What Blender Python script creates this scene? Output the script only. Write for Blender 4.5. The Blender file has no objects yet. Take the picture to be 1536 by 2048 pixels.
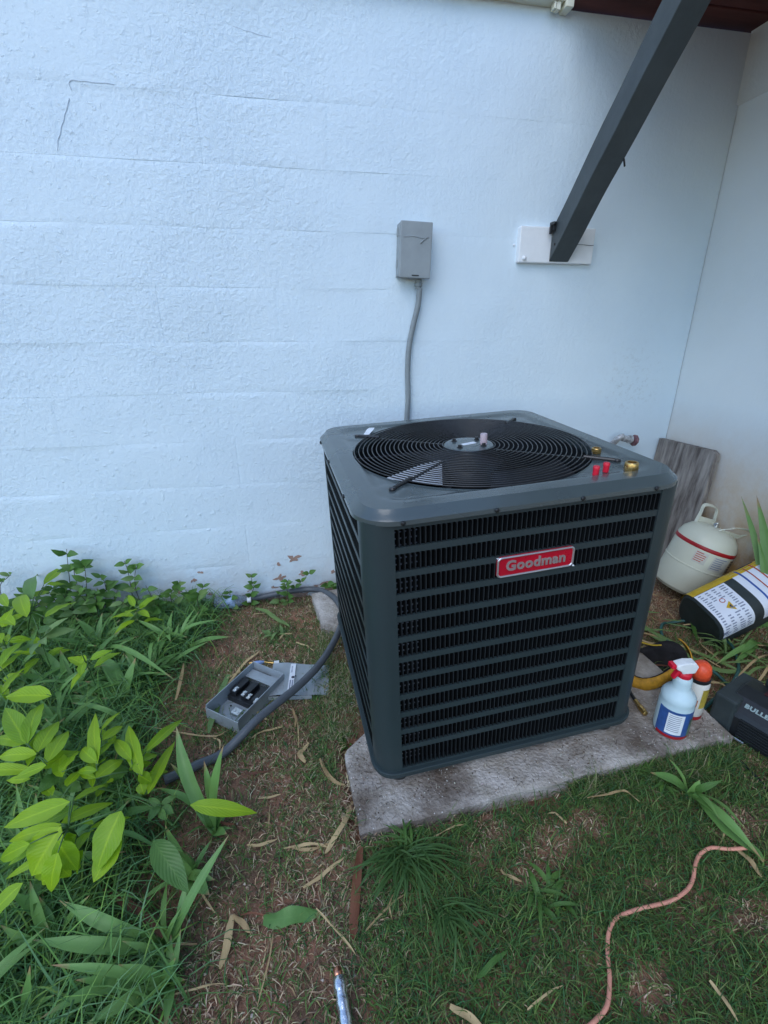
import bpy, bmesh, math, random
import numpy as np
from mathutils import Vector, Matrix, noise
from math import pi, sin, cos, radians
random.seed(7); rng = np.random.default_rng(11)
scn = bpy.context.scene
C = scn.collection

# ------------------------------------------------------------------ camera, sky, sun, exposure
cam_d = bpy.data.cameras.new('camera'); cam = bpy.data.objects.new('camera', cam_d); C.objects.link(cam)
cam.location = (-0.4959, -1.8858, 1.1431)
cam.rotation_euler = (1.19974917, 0.00098216, -0.18990945)
cam_d.sensor_fit = 'VERTICAL'; cam_d.sensor_height = 36.0; cam_d.lens = 16.689
cam_d.clip_start = 0.02; cam_d.clip_end = 400
scn.camera = cam
world = bpy.data.worlds.new('World'); scn.world = world; world.use_nodes = True
wn = world.node_tree; wn.nodes.clear()
sky = wn.nodes.new('ShaderNodeTexSky'); sky.sky_type = 'NISHITA'; sky.sun_disc = False
SUN_EL, SUN_AZ = radians(46), radians(215)       # azimuth: direction towards the sun, clockwise from +y
sky.sun_elevation = SUN_EL; sky.sun_rotation = SUN_AZ
sky.air_density = 1.0; sky.dust_density = 0.1; sky.ozone_density = 2.6
bg = wn.nodes.new('ShaderNodeBackground'); bg.inputs[1].default_value = 0.15
wo = wn.nodes.new('ShaderNodeOutputWorld')
wn.links.new(sky.outputs[0], bg.inputs[0]); wn.links.new(bg.outputs[0], wo.inputs[0])
sd = bpy.data.lights.new('sun', 'SUN'); sd.energy = 0.6; sd.angle = radians(42); sd.color = (1.0, 0.97, 0.93)
sun = bpy.data.objects.new('sun', sd); C.objects.link(sun)
sdir = Vector((sin(SUN_AZ)*cos(SUN_EL), cos(SUN_AZ)*cos(SUN_EL), sin(SUN_EL)))
sun.rotation_euler = sdir.to_track_quat('Z', 'Y').to_euler(); sun.location = sdir*8
scn.view_settings.view_transform = 'Standard'; scn.view_settings.look = 'None'
scn.view_settings.exposure = 1.0; scn.view_settings.gamma = 1.0; scn.view_settings.use_curve_mapping = False
scn.cycles.max_bounces = 6; scn.cycles.use_denoising = True

# ------------------------------------------------------------------ helpers
def link(o, parent=None):
    C.objects.link(o)
    if parent is not None: o.parent = parent
    return o
def tag(o, label=None, cat=None, group=None, kind=None):
    if label: o['label'] = label
    if cat: o['category'] = cat
    if group: o['group'] = group
    if kind: o['kind'] = kind
    return o
def thing(name, label, cat, loc=(0, 0, 0), rot=(0, 0, 0), group=None, matrix=None):
    o = bpy.data.objects.new(name, None); o.empty_display_size = 0.05
    if matrix is not None: o.matrix_world = matrix
    else: o.location = loc; o.rotation_euler = rot
    link(o); return tag(o, label, cat, group)
class MB:
    def __init__(s): s.v = []; s.f = []; s.uv = None
    def add(s, vs, fs):
        n = len(s.v); s.v += [tuple(v) for v in vs]; s.f += [tuple(i+n for i in f) for f in fs]; return s
    def box(s, lo, hi, M=None):
        (x0, y0, z0), (x1, y1, z1) = lo, hi
        vs = [(x0,y0,z0),(x1,y0,z0),(x1,y1,z0),(x0,y1,z0),(x0,y0,z1),(x1,y0,z1),(x1,y1,z1),(x0,y1,z1)]
        if M is not None: vs = [M @ Vector(v) for v in vs]
        return s.add(vs, [(0,3,2,1),(4,5,6,7),(0,1,5,4),(1,2,6,5),(2,3,7,6),(3,0,4,7)])
    def tube(s, pts, r, n=8, cap=True, smooth=0):
        pts = [Vector(p) for p in pts]
        rs = r if isinstance(r, (list, tuple)) else [r]*len(pts)
        up = None; rings = []
        for i, p in enumerate(pts):
            d = (pts[min(i+1, len(pts)-1)] - pts[max(i-1, 0)]).normalized()
            if up is None: up = d.orthogonal().normalized()
            up = (up - d*up.dot(d)).normalized(); w = d.cross(up)
            rings.append([p + (up*cos(2*pi*k/n) + w*sin(2*pi*k/n))*rs[i] for k in range(n)])
        vs = [v for R in rings for v in R]; fs = []
        for i in range(len(pts)-1):
            for k in range(n): fs.append((i*n+k, i*n+(k+1) % n, (i+1)*n+(k+1) % n, (i+1)*n+k))
        if cap: fs += [tuple(range(n))[::-1], tuple((len(pts)-1)*n+k for k in range(n))]
        return s.add(vs, fs)
    def lathe(s, prof, n=24, M=None, wob=None):
        vs = []; fs = []
        for (r, z) in prof:
            for k in range(n):
                a = 2*pi*k/n; vs.append((r*cos(a), r*sin(a), z))
        for i in range(len(prof)-1):
            for k in range(n): fs.append((i*n+k, i*n+(k+1) % n, (i+1)*n+(k+1) % n, (i+1)*n+k))
        if prof[0][0] > 1e-5: fs.append(tuple(range(n))[::-1])
        if prof[-1][0] > 1e-5: fs.append(tuple((len(prof)-1)*n+k for k in range(n)))
        if M is not None: vs = [M @ Vector(v) for v in vs]
        return s.add(vs, fs)
    def prism(s, poly, z0, z1, M=None):
        n = len(poly); vs = [(x, y, z0) for x, y in poly] + [(x, y, z1) for x, y in poly]
        if M is not None: vs = [M @ Vector(v) for v in vs]
        return s.add(vs, [tuple(range(n))[::-1], tuple(range(n, 2*n))] + [(i, (i+1) % n, n+(i+1) % n, n+i) for i in range(n)])
    def mesh(s, name, mats, smooth=False):
        me = bpy.data.meshes.new(name); me.from_pydata(s.v, [], s.f); me.update()
        for m in (mats if isinstance(mats, (list, tuple)) else [mats]): me.materials.append(m)
        if smooth: me.polygons.foreach_set('use_smooth', [True]*len(me.polygons))
        return me
    def build(s, name, mats, parent=None, smooth=False, bevel=0, seg=2, angle=None):
        o = bpy.data.objects.new(name, s.mesh(name, mats, smooth)); link(o, parent)
        if bevel:
            b = o.modifiers.new('bevel', 'BEVEL'); b.width = bevel; b.segments = seg; b.limit_method = 'ANGLE'; b.angle_limit = radians(40)
        if smooth and angle:
            try: o.data.set_sharp_from_angle(angle=radians(angle))
            except Exception: pass
        return o
def spline(pts, n=8):
    pts = [Vector(p) for p in pts]; out = []
    P = [pts[0]*2-pts[1]] + pts + [pts[-1]*2-pts[-2]]
    for i in range(1, len(P)-2):
        for k in range(n):
            t = k/n; a, b, c, d = P[i-1], P[i], P[i+1], P[i+2]
            out.append(0.5*((2*b) + (c-a)*t + (2*a-5*b+4*c-d)*t*t + (3*b-a-3*c+d)*t**3))
    out.append(pts[-1]); return out
def rrect(w, h, r, n=5):
    out = []
    for cx, cy, a0 in ((w/2-r, h/2-r, 0), (-w/2+r, h/2-r, 90), (-w/2+r, -h/2+r, 180), (w/2-r, -h/2+r, 270)):
        for k in range(n+1):
            a = radians(a0+90*k/n); out.append((cx+r*cos(a), cy+r*sin(a)))
    return out
def frame(o, x, z):                      # matrix with origin o, local X along x, local Z close to z
    x = Vector(x).normalized(); z = Vector(z); y = z.cross(x).normalized(); z = x.cross(y)
    M = Matrix((x, y, z)).transposed().to_4x4(); M.translation = Vector(o); return M
def text_obj(name, s, size, M, mat, parent=None, depth=0.0008, bold=0.0, align='CENTER', space=1.0):
    cu = bpy.data.curves.new(name, 'FONT'); cu.body = s; cu.size = size; cu.extrude = depth; cu.offset = bold
    cu.align_x = align; cu.align_y = 'CENTER'; cu.space_character = space; cu.resolution_u = 3
    t = bpy.data.objects.new(name, cu); C.objects.link(t)
    bpy.context.view_layer.update()
    me = bpy.data.meshes.new_from_object(t.evaluated_get(bpy.context.evaluated_depsgraph_get()))
    bpy.data.objects.remove(t); me.materials.clear(); me.materials.append(mat); me.name = name
    o = bpy.data.objects.new(name, me); link(o, parent); o.matrix_local = M
    return o

# ------------------------------------------------------------------ materials
def mat(name, col, rough=0.6, metal=0.0, var=0.12, vscale=12, bump=0.0, bscale=60, col2=None, coat=0.0, spec=0.5, trans=0.0, ior=1.45, objrand=0.0, stretch=(1,1,1), fleck=0):
    m = bpy.data.materials.new(name); m.use_nodes = True; nt = m.node_tree; N = nt.nodes; L = nt.links
    b = N['Principled BSDF']; b.inputs['Roughness'].default_value = rough; b.inputs['Metallic'].default_value = metal
    b.inputs['Specular IOR Level'].default_value = spec; b.inputs['Coat Weight'].default_value = coat
    b.inputs['Transmission Weight'].default_value = trans; b.inputs['IOR'].default_value = ior
    tc = N.new('ShaderNodeTexCoord'); mp = N.new('ShaderNodeMapping'); L.new(tc.outputs['Object'], mp.inputs[0]); mp.inputs['Scale'].default_value = stretch
    nz = N.new('ShaderNodeTexNoise'); nz.inputs['Scale'].default_value = vscale; nz.inputs['Detail'].default_value = 5; nz.inputs['Roughness'].default_value = .62
    L.new(mp.outputs[0], nz.inputs[0])
    mx = N.new('ShaderNodeMix'); mx.data_type = 'RGBA'
    c2 = col2 if col2 else tuple(c*(1-var) for c in col); c1 = col if col2 else tuple(min(1, c*(1+var)) for c in col)
    mx.inputs[6].default_value = (*c1, 1); mx.inputs[7].default_value = (*c2, 1)
    mr = N.new('ShaderNodeMapRange'); mr.inputs[1].default_value = .35; mr.inputs[2].default_value = .65
    L.new(nz.outputs[0], mr.inputs[0]); L.new(mr.outputs[0], mx.inputs[0]); out = mx.outputs[2]
    if objrand:
        oi = N.new('ShaderNodeObjectInfo'); hs = N.new('ShaderNodeHueSaturation')
        m1 = N.new('ShaderNodeMapRange'); m1.inputs[3].default_value = 1-objrand; m1.inputs[4].default_value = 1+objrand
        L.new(oi.outputs['Random'], m1.inputs[0]); L.new(m1.outputs[0], hs.inputs['Value']); L.new(out, hs.inputs['Color']); out = hs.outputs[0]
    L.new(out, b.inputs['Base Color'])
    r2 = N.new('ShaderNodeMapRange'); r2.inputs[3].default_value = max(0.02, rough-.08); r2.inputs[4].default_value = min(1, rough+.1)
    L.new(nz.outputs[0], r2.inputs[0]); L.new(r2.outputs[0], b.inputs['Roughness'])
    if bump:
        n2 = N.new('ShaderNodeTexNoise'); n2.inputs['Scale'].default_value = bscale; n2.inputs['Detail'].default_value = 6
        L.new(mp.outputs[0], n2.inputs[0]); bp = N.new('ShaderNodeBump'); bp.inputs['Distance'].default_value = bump; bp.inputs['Strength'].default_value = 1
        L.new(n2.outputs[0], bp.inputs['Height']); L.new(bp.outputs[0], b.inputs['Normal'])
    return m
def leafmat(name, c1, c2, rough=0.45, transl=0.35, vein=0.25, edge=None):
    m = bpy.data.materials.new(name); m.use_nodes = True; nt = m.node_tree; N = nt.nodes; L = nt.links
    b = N['Principled BSDF']; b.inputs['Roughness'].default_value = rough; b.inputs['Specular IOR Level'].default_value = .4
    uv = N.new('ShaderNodeUVMap'); sp = N.new('ShaderNodeSeparateXYZ'); L.new(uv.outputs[0], sp.inputs[0])
    oi = N.new('ShaderNodeObjectInfo'); tc = N.new('ShaderNodeTexCoord')
    nz = N.new('ShaderNodeTexNoise'); nz.inputs['Scale'].default_value = 22; nz.inputs['Detail'].default_value = 5; L.new(tc.outputs['Object'], nz.inputs[0])
    a = N.new('ShaderNodeMath'); a.operation = 'MULTIPLY_ADD'; L.new(oi.outputs['Random'], a.inputs[0]); a.inputs[1].default_value = .75
    n3 = N.new('ShaderNodeMath'); n3.operation = 'MULTIPLY_ADD'; L.new(nz.outputs[0], n3.inputs[0]); n3.inputs[1].default_value = .9; n3.inputs[2].default_value = -.35
    L.new(n3.outputs[0], a.inputs[2]); a.use_clamp = True
    mx = N.new('ShaderNodeMix'); mx.data_type = 'RGBA'; mx.inputs[6].default_value = (*c1, 1); mx.inputs[7].default_value = (*c2, 1); L.new(a.outputs[0], mx.inputs[0])
    # midrib and side veins from the leaf's own coordinates
    ab = N.new('ShaderNodeMath'); ab.operation = 'SUBTRACT'; L.new(sp.outputs[0], ab.inputs[0]); ab.inputs[1].default_value = .5
    ab2 = N.new('ShaderNodeMath'); ab2.operation = 'ABSOLUTE'; L.new(ab.outputs[0], ab2.inputs[0])
    rib = N.new('ShaderNodeMapRange'); rib.inputs[1].default_value = .0; rib.inputs[2].default_value = .07; rib.inputs[3].default_value = vein; rib.inputs[4].default_value = 0; L.new(ab2.outputs[0], rib.inputs[0])
    v1 = N.new('ShaderNodeMath'); v1.operation = 'MULTIPLY_ADD'; L.new(ab2.outputs[0], v1.inputs[0]); v1.inputs[1].default_value = -.6; L.new(sp.outputs[1], v1.inputs[2])
    v2 = N.new('ShaderNodeMath'); v2.operation = 'MULTIPLY'; L.new(v1.outputs[0], v2.inputs[0]); v2.inputs[1].default_value = 70 if vein > .1 else 0
    v3 = N.new('ShaderNodeMath'); v3.operation = 'SINE'; L.new(v2.outputs[0], v3.inputs[0])
    br = N.new('ShaderNodeMix'); br.data_type = 'RGBA'; br.inputs[7].default_value = (min(1, c1[0]*2.2), min(1, c1[1]*1.8), c1[2]*2, 1)
    L.new(rib.outputs[0], br.inputs[0]); L.new(mx.outputs[2], br.inputs[6])
    if edge:
        tp = N.new('ShaderNodeMath'); tp.operation = 'MULTIPLY_ADD'; L.new(nz.outputs[0], tp.inputs[0]); tp.inputs[1].default_value = .35; L.new(sp.outputs[1], tp.inputs[2])
        tr_ = N.new('ShaderNodeMapRange'); tr_.inputs[1].default_value = 1.06; tr_.inputs[2].default_value = 1.16; L.new(tp.outputs[0], tr_.inputs[0])
        b2 = N.new('ShaderNodeMix'); b2.data_type = 'RGBA'; b2.inputs[7].default_value = (*edge, 1); L.new(tr_.outputs[0], b2.inputs[0]); L.new(br.outputs[2], b2.inputs[6]); br = b2
    L.new(br.outputs[2], b.inputs['Base Color'])
    bp = N.new('ShaderNodeBump'); bp.inputs['Distance'].default_value = .0006; ad = N.new('ShaderNodeMath'); ad.operation = 'MULTIPLY_ADD'
    L.new(v3.outputs[0], ad.inputs[0]); ad.inputs[1].default_value = .22; L.new(nz.outputs[0], ad.inputs[2]); L.new(ad.outputs[0], bp.inputs['Height']); L.new(bp.outputs[0], b.inputs['Normal'])
    tr = N.new('ShaderNodeBsdfTranslucent'); L.new(br.outputs[2], tr.inputs[0]); ms = N.new('ShaderNodeMixShader'); ms.inputs[0].default_value = transl
    o = N['Material Output']; L.new(b.outputs[0], ms.inputs[1]); L.new(tr.outputs[0], ms.inputs[2]); L.new(ms.outputs[0], o.inputs[0])
    return m
def attrmat(name, rough=.7, transl=.2):
    m = bpy.data.materials.new(name); m.use_nodes = True; nt = m.node_tree; N = nt.nodes; L = nt.links
    b = N['Principled BSDF']; b.inputs['Roughness'].default_value = rough; b.inputs['Specular IOR Level'].default_value = .25
    at = N.new('ShaderNodeAttribute'); at.attribute_name = 'tint'; L.new(at.outputs[0], b.inputs['Base Color'])
    tr = N.new('ShaderNodeBsdfTranslucent'); L.new(at.outputs[0], tr.inputs[0]); ms = N.new('ShaderNodeMixShader'); ms.inputs[0].default_value = transl
    L.new(b.outputs[0], ms.inputs[1]); L.new(tr.outputs[0], ms.inputs[2]); L.new(ms.outputs[0], N['Material Output'].inputs[0])
    return m
def wallmat(name, smooth=1.0, dirt=1.0, BASE=((.675, .780, .840), (.63, .74, .81))):
    m = bpy.data.materials.new(name); m.use_nodes = True; nt = m.node_tree; N = nt.nodes; L = nt.links
    b = N['Principled BSDF']; b.inputs['Roughness'].default_value = .55; b.inputs['Specular IOR Level'].default_value = .3
    g = N.new('ShaderNodeNewGeometry'); sp = N.new('ShaderNodeSeparateXYZ'); L.new(g.outputs['Position'], sp.inputs[0])
    def nz(scale, det=6, ro=.55, dist=0, st=(1,1,1)):
        mp = N.new('ShaderNodeMapping'); L.new(g.outputs['Position'], mp.inputs[0]); mp.inputs['Scale'].default_value = st
        n = N.new('ShaderNodeTexNoise'); n.inputs['Scale'].default_value = scale; n.inputs['Detail'].default_value = det; n.inputs['Roughness'].default_value = ro; n.inputs['Distortion'].default_value = dist
        L.new(mp.outputs[0], n.inputs[0]); return n.outputs[0]
    def mr(i, a, bb, c=0., d=1.):
        r = N.new('ShaderNodeMapRange'); r.inputs[1].default_value = a; r.inputs[2].default_value = bb; r.inputs[3].default_value = c; r.inputs[4].default_value = d; L.new(i, r.inputs[0]); return r.outputs[0]
    def ma(op, a, bb):
        r = N.new('ShaderNodeMath'); r.operation = op
        for i, v in ((0, a), (1, bb)):
            if isinstance(v, (int, float)): r.inputs[i].default_value = v
            else: L.new(v, r.inputs[i])
        return r.outputs[0]
    def mixc(f, a, c):
        r = N.new('ShaderNodeMix'); r.data_type = 'RGBA'; L.new(f, r.inputs[0])
        if isinstance(a, tuple): r.inputs[6].default_value = (*a, 1)
        else: L.new(a, r.inputs[6])
        r.inputs[7].default_value = (*c, 1); return r.outputs[2]
    base = mixc(mr(nz(2.2, 4), .35, .7), BASE[0], BASE[1])
    # splashed soil stain close to the ground
    zl = mr(sp.outputs[2], .30 if dirt > 1 else .0, .85 if dirt > 1 else .34, 1, 0)
    f = ma('MULTIPLY', ma('MULTIPLY', zl, mr(nz(7, 6, .7), .05 if dirt > 1 else .3, .6)), 1.0 if dirt > 1 else .5)
    base = mixc(f, base, (.56, .35, .14) if dirt > 1 else (.50, .42, .36))
    # grey mildew speckle
    pos = N.new('ShaderNodeVectorMath'); pos.operation = 'DISTANCE'; L.new(g.outputs['Position'], pos.inputs[0]); pos.inputs[1].default_value = (.95, 0, .92)
    f = ma('MULTIPLY', mr(pos.outputs['Value'], .05, .2, 1, 0), mr(nz(48, 5, .8), .52, .7))
    base = mixc(ma('MULTIPLY', f, .45), base, (.33, .35, .34))
    # peeled flakes just over the ground
    zz = ma('ADD', mr(sp.outputs[2], .03, .12, .12, -.09), mr(sp.outputs[2], .12, .2, 0, -.06))
    pf = mr(ma('ADD', nz(14, 7, .62, .6, (1, 1, 1.7)), zz), .60, .612)
    base = mixc(pf, base, (.36, .25, .20))
    L.new(base, b.inputs['Base Color'])
    rough_zone = mr(nz(1.1, 2), .42, .58, .35, 1.0)
    xz = mr(sp.outputs[0], -.5, .5, 1.0, .45)
    h = ma('MULTIPLY', ma('MULTIPLY', nz(70, 8, .6, .3), rough_zone), ma('MULTIPLY', xz, .0085*smooth))
    h2 = ma('MULTIPLY', nz(13, 4, .5), .0026*smooth)
    lump = ma('MULTIPLY', mr(nz(44, 4, .6), .58, .72, 0, .0022*smooth), mr(sp.outputs[0], -.9, .1, 1, .12))
    brush = ma('MULTIPLY', nz(90, 3, .5, 0, (1, 1, .05)), .0008*smooth)
    h = ma('ADD', ma('ADD', h, h2), ma('ADD', lump, brush)); h = ma('SUBTRACT', h, ma('MULTIPLY', pf, .0015))
    bp = N.new('ShaderNodeBump'); bp.inputs['Distance'].default_value = 1.0; bp.inputs['Strength'].default_value = 1.0
    L.new(h, bp.inputs['Height']); L.new(bp.outputs[0], b.inputs['Normal'])
    return m
M_wall = wallmat('painted_block', .62); M_side = wallmat('painted_concrete', .6, 2.0, ((.72, .76, .76), (.67, .71, .71)))
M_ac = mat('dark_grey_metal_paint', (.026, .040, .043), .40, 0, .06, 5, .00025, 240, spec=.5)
M_aclip = mat('sky_lit_metal_paint', (.060, .078, .080), .26, 0, .06, 5, .0002, 240, spec=.7, coat=.25)  # top cover colour lightened to stand for its sky reflection
M_fin = mat('louver_metal', (.016, .020, .023), .6, spec=.2)
M_vane = mat('louver_vane_dark', (.005, .006, .007), .8, spec=.08)
M_coil = mat('coil_fins', (.005, .005, .006), .8, .0, spec=.08)
M_tube = mat('coil_tube', (.09, .09, .10), .35, .7)
M_black = mat('black_coated_wire', (.022, .021, .022), .28, 0, .1)
M_blackp = mat('black_plastic', (.014, .016, .018), .38, 0, .2, 30, .0003, 150)
M_red = mat('red_badge', (.42, .004, .02), .28, 0, .08)
M_redp = mat('red_plastic', (.62, .012, .035), .35)
M_chrome = mat('badge_silver', (.55, .53, .55), .3, .75, .1)
M_brass = mat('brass', (.52, .34, .12), .28, .9, .2, 40)
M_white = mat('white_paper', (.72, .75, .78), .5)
M_whitep = mat('white_plastic', (.78, .80, .80), .3)
M_brace = mat('grey_brace_paint', (.058, .070, .074), .5, 0, .1, 14, .0006, 60, stretch=(1,1,1))
M_plate = mat('white_painted_wood', (.76, .78, .79), .5, 0, .04, 10, .0008, 40)
M_box = mat('grey_enclosure_paint', (.27, .30, .31), .45, 0, .06, 14, .0008, 25)
M_boxin = mat('galvanised_grey', (.34, .38, .40), .4, .25, .1, 20, .0003, 60)
M_cond = mat('conduit_jacket', (.085, .095, .105), .40, 0, .1, 30, .0002, 300)
M_conl = mat('grey_wall_conduit', (.22, .25, .26), .45, 0, .08, 30)
M_red_deck = mat('dark_red_brown_wood', (.095, .022, .016), .75, 0, .35, 10, .002, 18, stretch=(.25,1,1))
M_cream = mat('cream_vinyl', (.70, .68, .54), .4, 0, .04)
M_pad = mat('concrete_pad', (.55, .50, .45), .9, 0, 0, 18, .006, 120, col2=(.34, .30, .25))
M_conc = mat('rough_concrete', (.22, .20, .17), .9, 0, 0, 14, .003, 80, col2=(.12, .10, .085))
M_wood = mat('weathered_board', (.36, .32, .28), .85, 0, 0, 40, .004, 60, col2=(.10, .08, .07), stretch=(1, 1, .10))
M_tank = mat('pale_grey_green_paint', (.60, .60, .48), .35, 0, .04, 6)
M_band = mat('dark_red_band', (.34, .01, .015), .4)
M_label = mat('faded_label', (.55, .54, .47), .5)
M_ink = mat('dark_print', (.05, .05, .07), .6)
M_inkg = mat('grey_print', (.22, .25, .33), .6)
M_inkr = mat('red_print', (.45, .08, .05), .6)
M_inkb = mat('blue_print', (.03, .09, .35), .5)
M_yel = mat('dull_yellow', (.55, .36, .015), .5, 0, .15, 30)
M_jug = mat('dark_grey_plastic', (.028, .038, .040), .5, 0, .15, 20, .0004, 90)
M_lab2 = mat('bluish_white_label', (.74, .77, .84), .4, 0, .03)
M_bottle = mat('milky_blue_plastic', (.50, .64, .68), .3, 0, .05, 10, spec=.5)
M_blue = mat('blue_label', (.03, .09, .28), .4, 0, .2, 40)
M_orange = mat('orange_cap', (.80, .09, .03), .35, 0, .15, 60)
M_canw = mat('cream_can', (.66, .64, .58), .35)
M_gold = mat('gold_label', (.42, .32, .05), .4, 0, .25, 60)
M_glove = mat('yellow_trim', (.52, .26, .02), .65, 0, .25, 50, .001, 80)
M_bag = mat('black_canvas', (.012, .011, .012), .85, 0, .3, 40, .001, 200)
M_cord = mat('faded_orange_jacket', (.72, .31, .21), .45, 0, .12, 30)
M_green = mat('dark_teal_jacket', (.03, .10, .085), .4, 0, .2, 30)
M_copper = mat('copper', (.62, .26, .16), .3, .9, .2, 60)
M_foil = mat('bright_foil', (.70, .72, .75), .22, .9, .1, 60, .002, 90)
M_clear = mat('clear_plastic', (.62, .72, .82), .12, 0, .02, trans=.75, ior=1.3)
M_pinkc = mat('cloudy_pink_plastic', (.66, .52, .56), .2, 0, .1, trans=.4)
M_steel = mat('zinc_steel', (.62, .63, .63), .3, .9, .15, 60)
M_spig = mat('white_speckled_metal', (.42, .42, .42), .4, .4, .4, 60)
M_grass = attrmat('grass_blades'); M_straw = attrmat('dry_thatch', .85, .1)
M_iris = leafmat('blue_green_sword_leaf', (.12, .25, .060), (.20, .36, .095), .42, .2, .08, (.34, .22, .10))
M_lime = leafmat('bright_lime_leaf', (.36, .54, .020), (.22, .40, .018), .42, .42, .28)
M_tuft = leafmat('tuft_blade', (.055, .13, .035), (.11, .20, .055), .5, .3, .05)
M_dark = leafmat('mid_green_leaf', (.075, .17, .035), (.13, .25, .050), .42, .25, .25)
M_tan = leafmat('dry_tan_leaf', (.60, .44, .22), (.34, .22, .10), .7, .15, .05)
M_rust = leafmat('rusty_brown_leaf', (.20, .075, .035), (.12, .05, .03), .7, .1, .05)
M_pale = leafmat('pale_green_leaf', (.16, .27, .09), (.22, .32, .10), .5, .3, .1)
M_stem = mat('green_stem', (.06, .13, .03), .5)
M_stemb = mat('brown_stem', (.055, .05, .03), .7)
LIME = {'A': [(-1.168, -0.89, 0.22, -1.309, -0.712, 0.19, 0.051), (-1.169, -0.888, 0.22, -1.216, -0.712, 0.19, 0.044), (-1.174, -0.885, 0.22, -1.278, -0.82, 0.19, 0.038), (-1.133, -0.925, 0.22, -1.24, -0.885, 0.19, 0.037), (-1.134, -0.919, 0.22, -1.147, -0.791, 0.19, 0.047), (-1.098, -0.954, 0.22, -1.109, -0.831, 0.19, 0.043), (-1.097, -0.962, 0.22, -1.173, -0.958, 0.19, 0.032)], 'B': [(-1.183, -0.725, 0.22, -1.331, -0.666, 0.19, 0.058), (-1.319, -0.691, 0.22, -1.328, -0.533, 0.19, 0.027), (-1.386, -0.565, 0.22, -1.385, -0.391, 0.19, 0.046), (-1.382, -0.602, 0.22, -1.381, -0.449, 0.19, 0.037)], 'C': [(-0.989, -0.974, 0.21, -1.069, -0.767, 0.18, 0.036), (-1.004, -0.9, 0.21, -0.984, -0.827, 0.18, 0.024), (-0.993, -0.947, 0.21, -0.992, -0.874, 0.18, 0.023), (-0.993, -0.966, 0.21, -1.059, -0.886, 0.18, 0.03), (-0.987, -0.974, 0.21, -0.987, -0.925, 0.18, 0.02), (-0.985, -0.989, 0.21, -1.043, -0.956, 0.18, 0.019), (-1.016, -0.864, 0.21, -1.004, -0.775, 0.18, 0.016), (-1.062, -0.978, 0.21, -1.066, -0.893, 0.18, 0.036)], 'D': [(-0.885, -1.014, 0.2, -0.974, -0.818, 0.17, 0.039), (-0.894, -0.945, 0.2, -0.839, -0.823, 0.17, 0.031), (-0.922, -0.963, 0.2, -0.995, -0.86, 0.17, 0.03), (-0.896, -0.972, 0.2, -0.878, -0.929, 0.17, 0.03), (-0.986, -1.002, 0.2, -0.955, -0.93, 0.17, 0.035), (-0.895, -1.009, 0.2, -0.871, -1.01, 0.17, 0.029), (-0.916, -0.987, 0.2, -0.885, -0.951, 0.17, 0.026)], 'E': [(-1.428, -0.25, 0.26, -1.528, 0.004, 0.23, 0.055), (-1.432, -0.231, 0.26, -1.425, -0.143, 0.23, 0.035), (-1.439, -0.142, 0.26, -1.442, 0.064, 0.23, 0.042), (-1.393, -0.368, 0.26, -1.518, -0.155, 0.23, 0.052), (-1.421, -0.304, 0.26, -1.423, -0.23, 0.23, 0.029), (-1.311, -0.474, 0.26, -1.31, -0.378, 0.23, 0.036), (-1.335, -0.379, 0.26, -1.3, -0.244, 0.23, 0.042), (-1.429, -0.144, 0.26, -1.391, -0.093, 0.23, 0.032), (-1.384, -0.502, 0.26, -1.38, -0.447, 0.23, 0.035), (-1.408, -0.411, 0.26, -1.514, -0.299, 0.23, 0.037), (-1.489, -0.283, 0.26, -1.592, -0.131, 0.23, 0.034)], 'F': [(-0.985, -1.105, 0.26, -1.134, -1.08, 0.19, 0.041), (-0.985, -1.151, 0.26, -0.932, -1.063, 0.19, 0.03), (-0.979, -1.104, 0.26, -0.96, -1.014, 0.19, 0.02), (-0.982, -1.153, 0.26, -1.108, -1.114, 0.19, 0.025), (-0.981, -1.157, 0.26, -1.033, -1.193, 0.19, 0.07), (-0.966, -1.209, 0.26, -0.985, -1.23, 0.19, 0.043), (-0.879, -1.144, 0.26, -0.917, -1.209, 0.19, 0.065), (-0.976, -1.185, 0.26, -0.953, -1.198, 0.19, 0.044), (-1.024, -1.182, 0.26, -1.107, -1.149, 0.19, 0.034)], 'G': [(-0.778, -1.075, 0.16, -0.637, -1.084, 0.11, 0.037), (-0.838, -1.142, 0.16, -0.76, -1.228, 0.11, 0.057)], 'H': [(-0.844, -1.055, 0.15, -0.876, -1.032, 0.15, 0.016), (-0.845, -1.053, 0.15, -0.813, -1.037, 0.15, 0.017), (-0.846, -1.057, 0.15, -0.862, -1.092, 0.15, 0.023), (-0.841, -1.06, 0.15, -0.811, -1.082, 0.15, 0.023), (-0.845, -1.067, 0.15, -0.823, -1.094, 0.15, 0.018), (-1.067, -0.954, 0.15, -1.062, -0.936, 0.15, 0.026), (-1.065, -0.959, 0.15, -1.071, -0.98, 0.15, 0.026), (-1.063, -0.964, 0.15, -1.033, -0.983, 0.15, 0.026), (-1.103, -0.928, 0.15, -1.127, -0.97, 0.15, 0.04), (-0.991, -0.904, 0.15, -1.011, -0.955, 0.15, 0.041), (-0.95, -0.932, 0.15, -0.98, -0.975, 0.15, 0.036)]}
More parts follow.
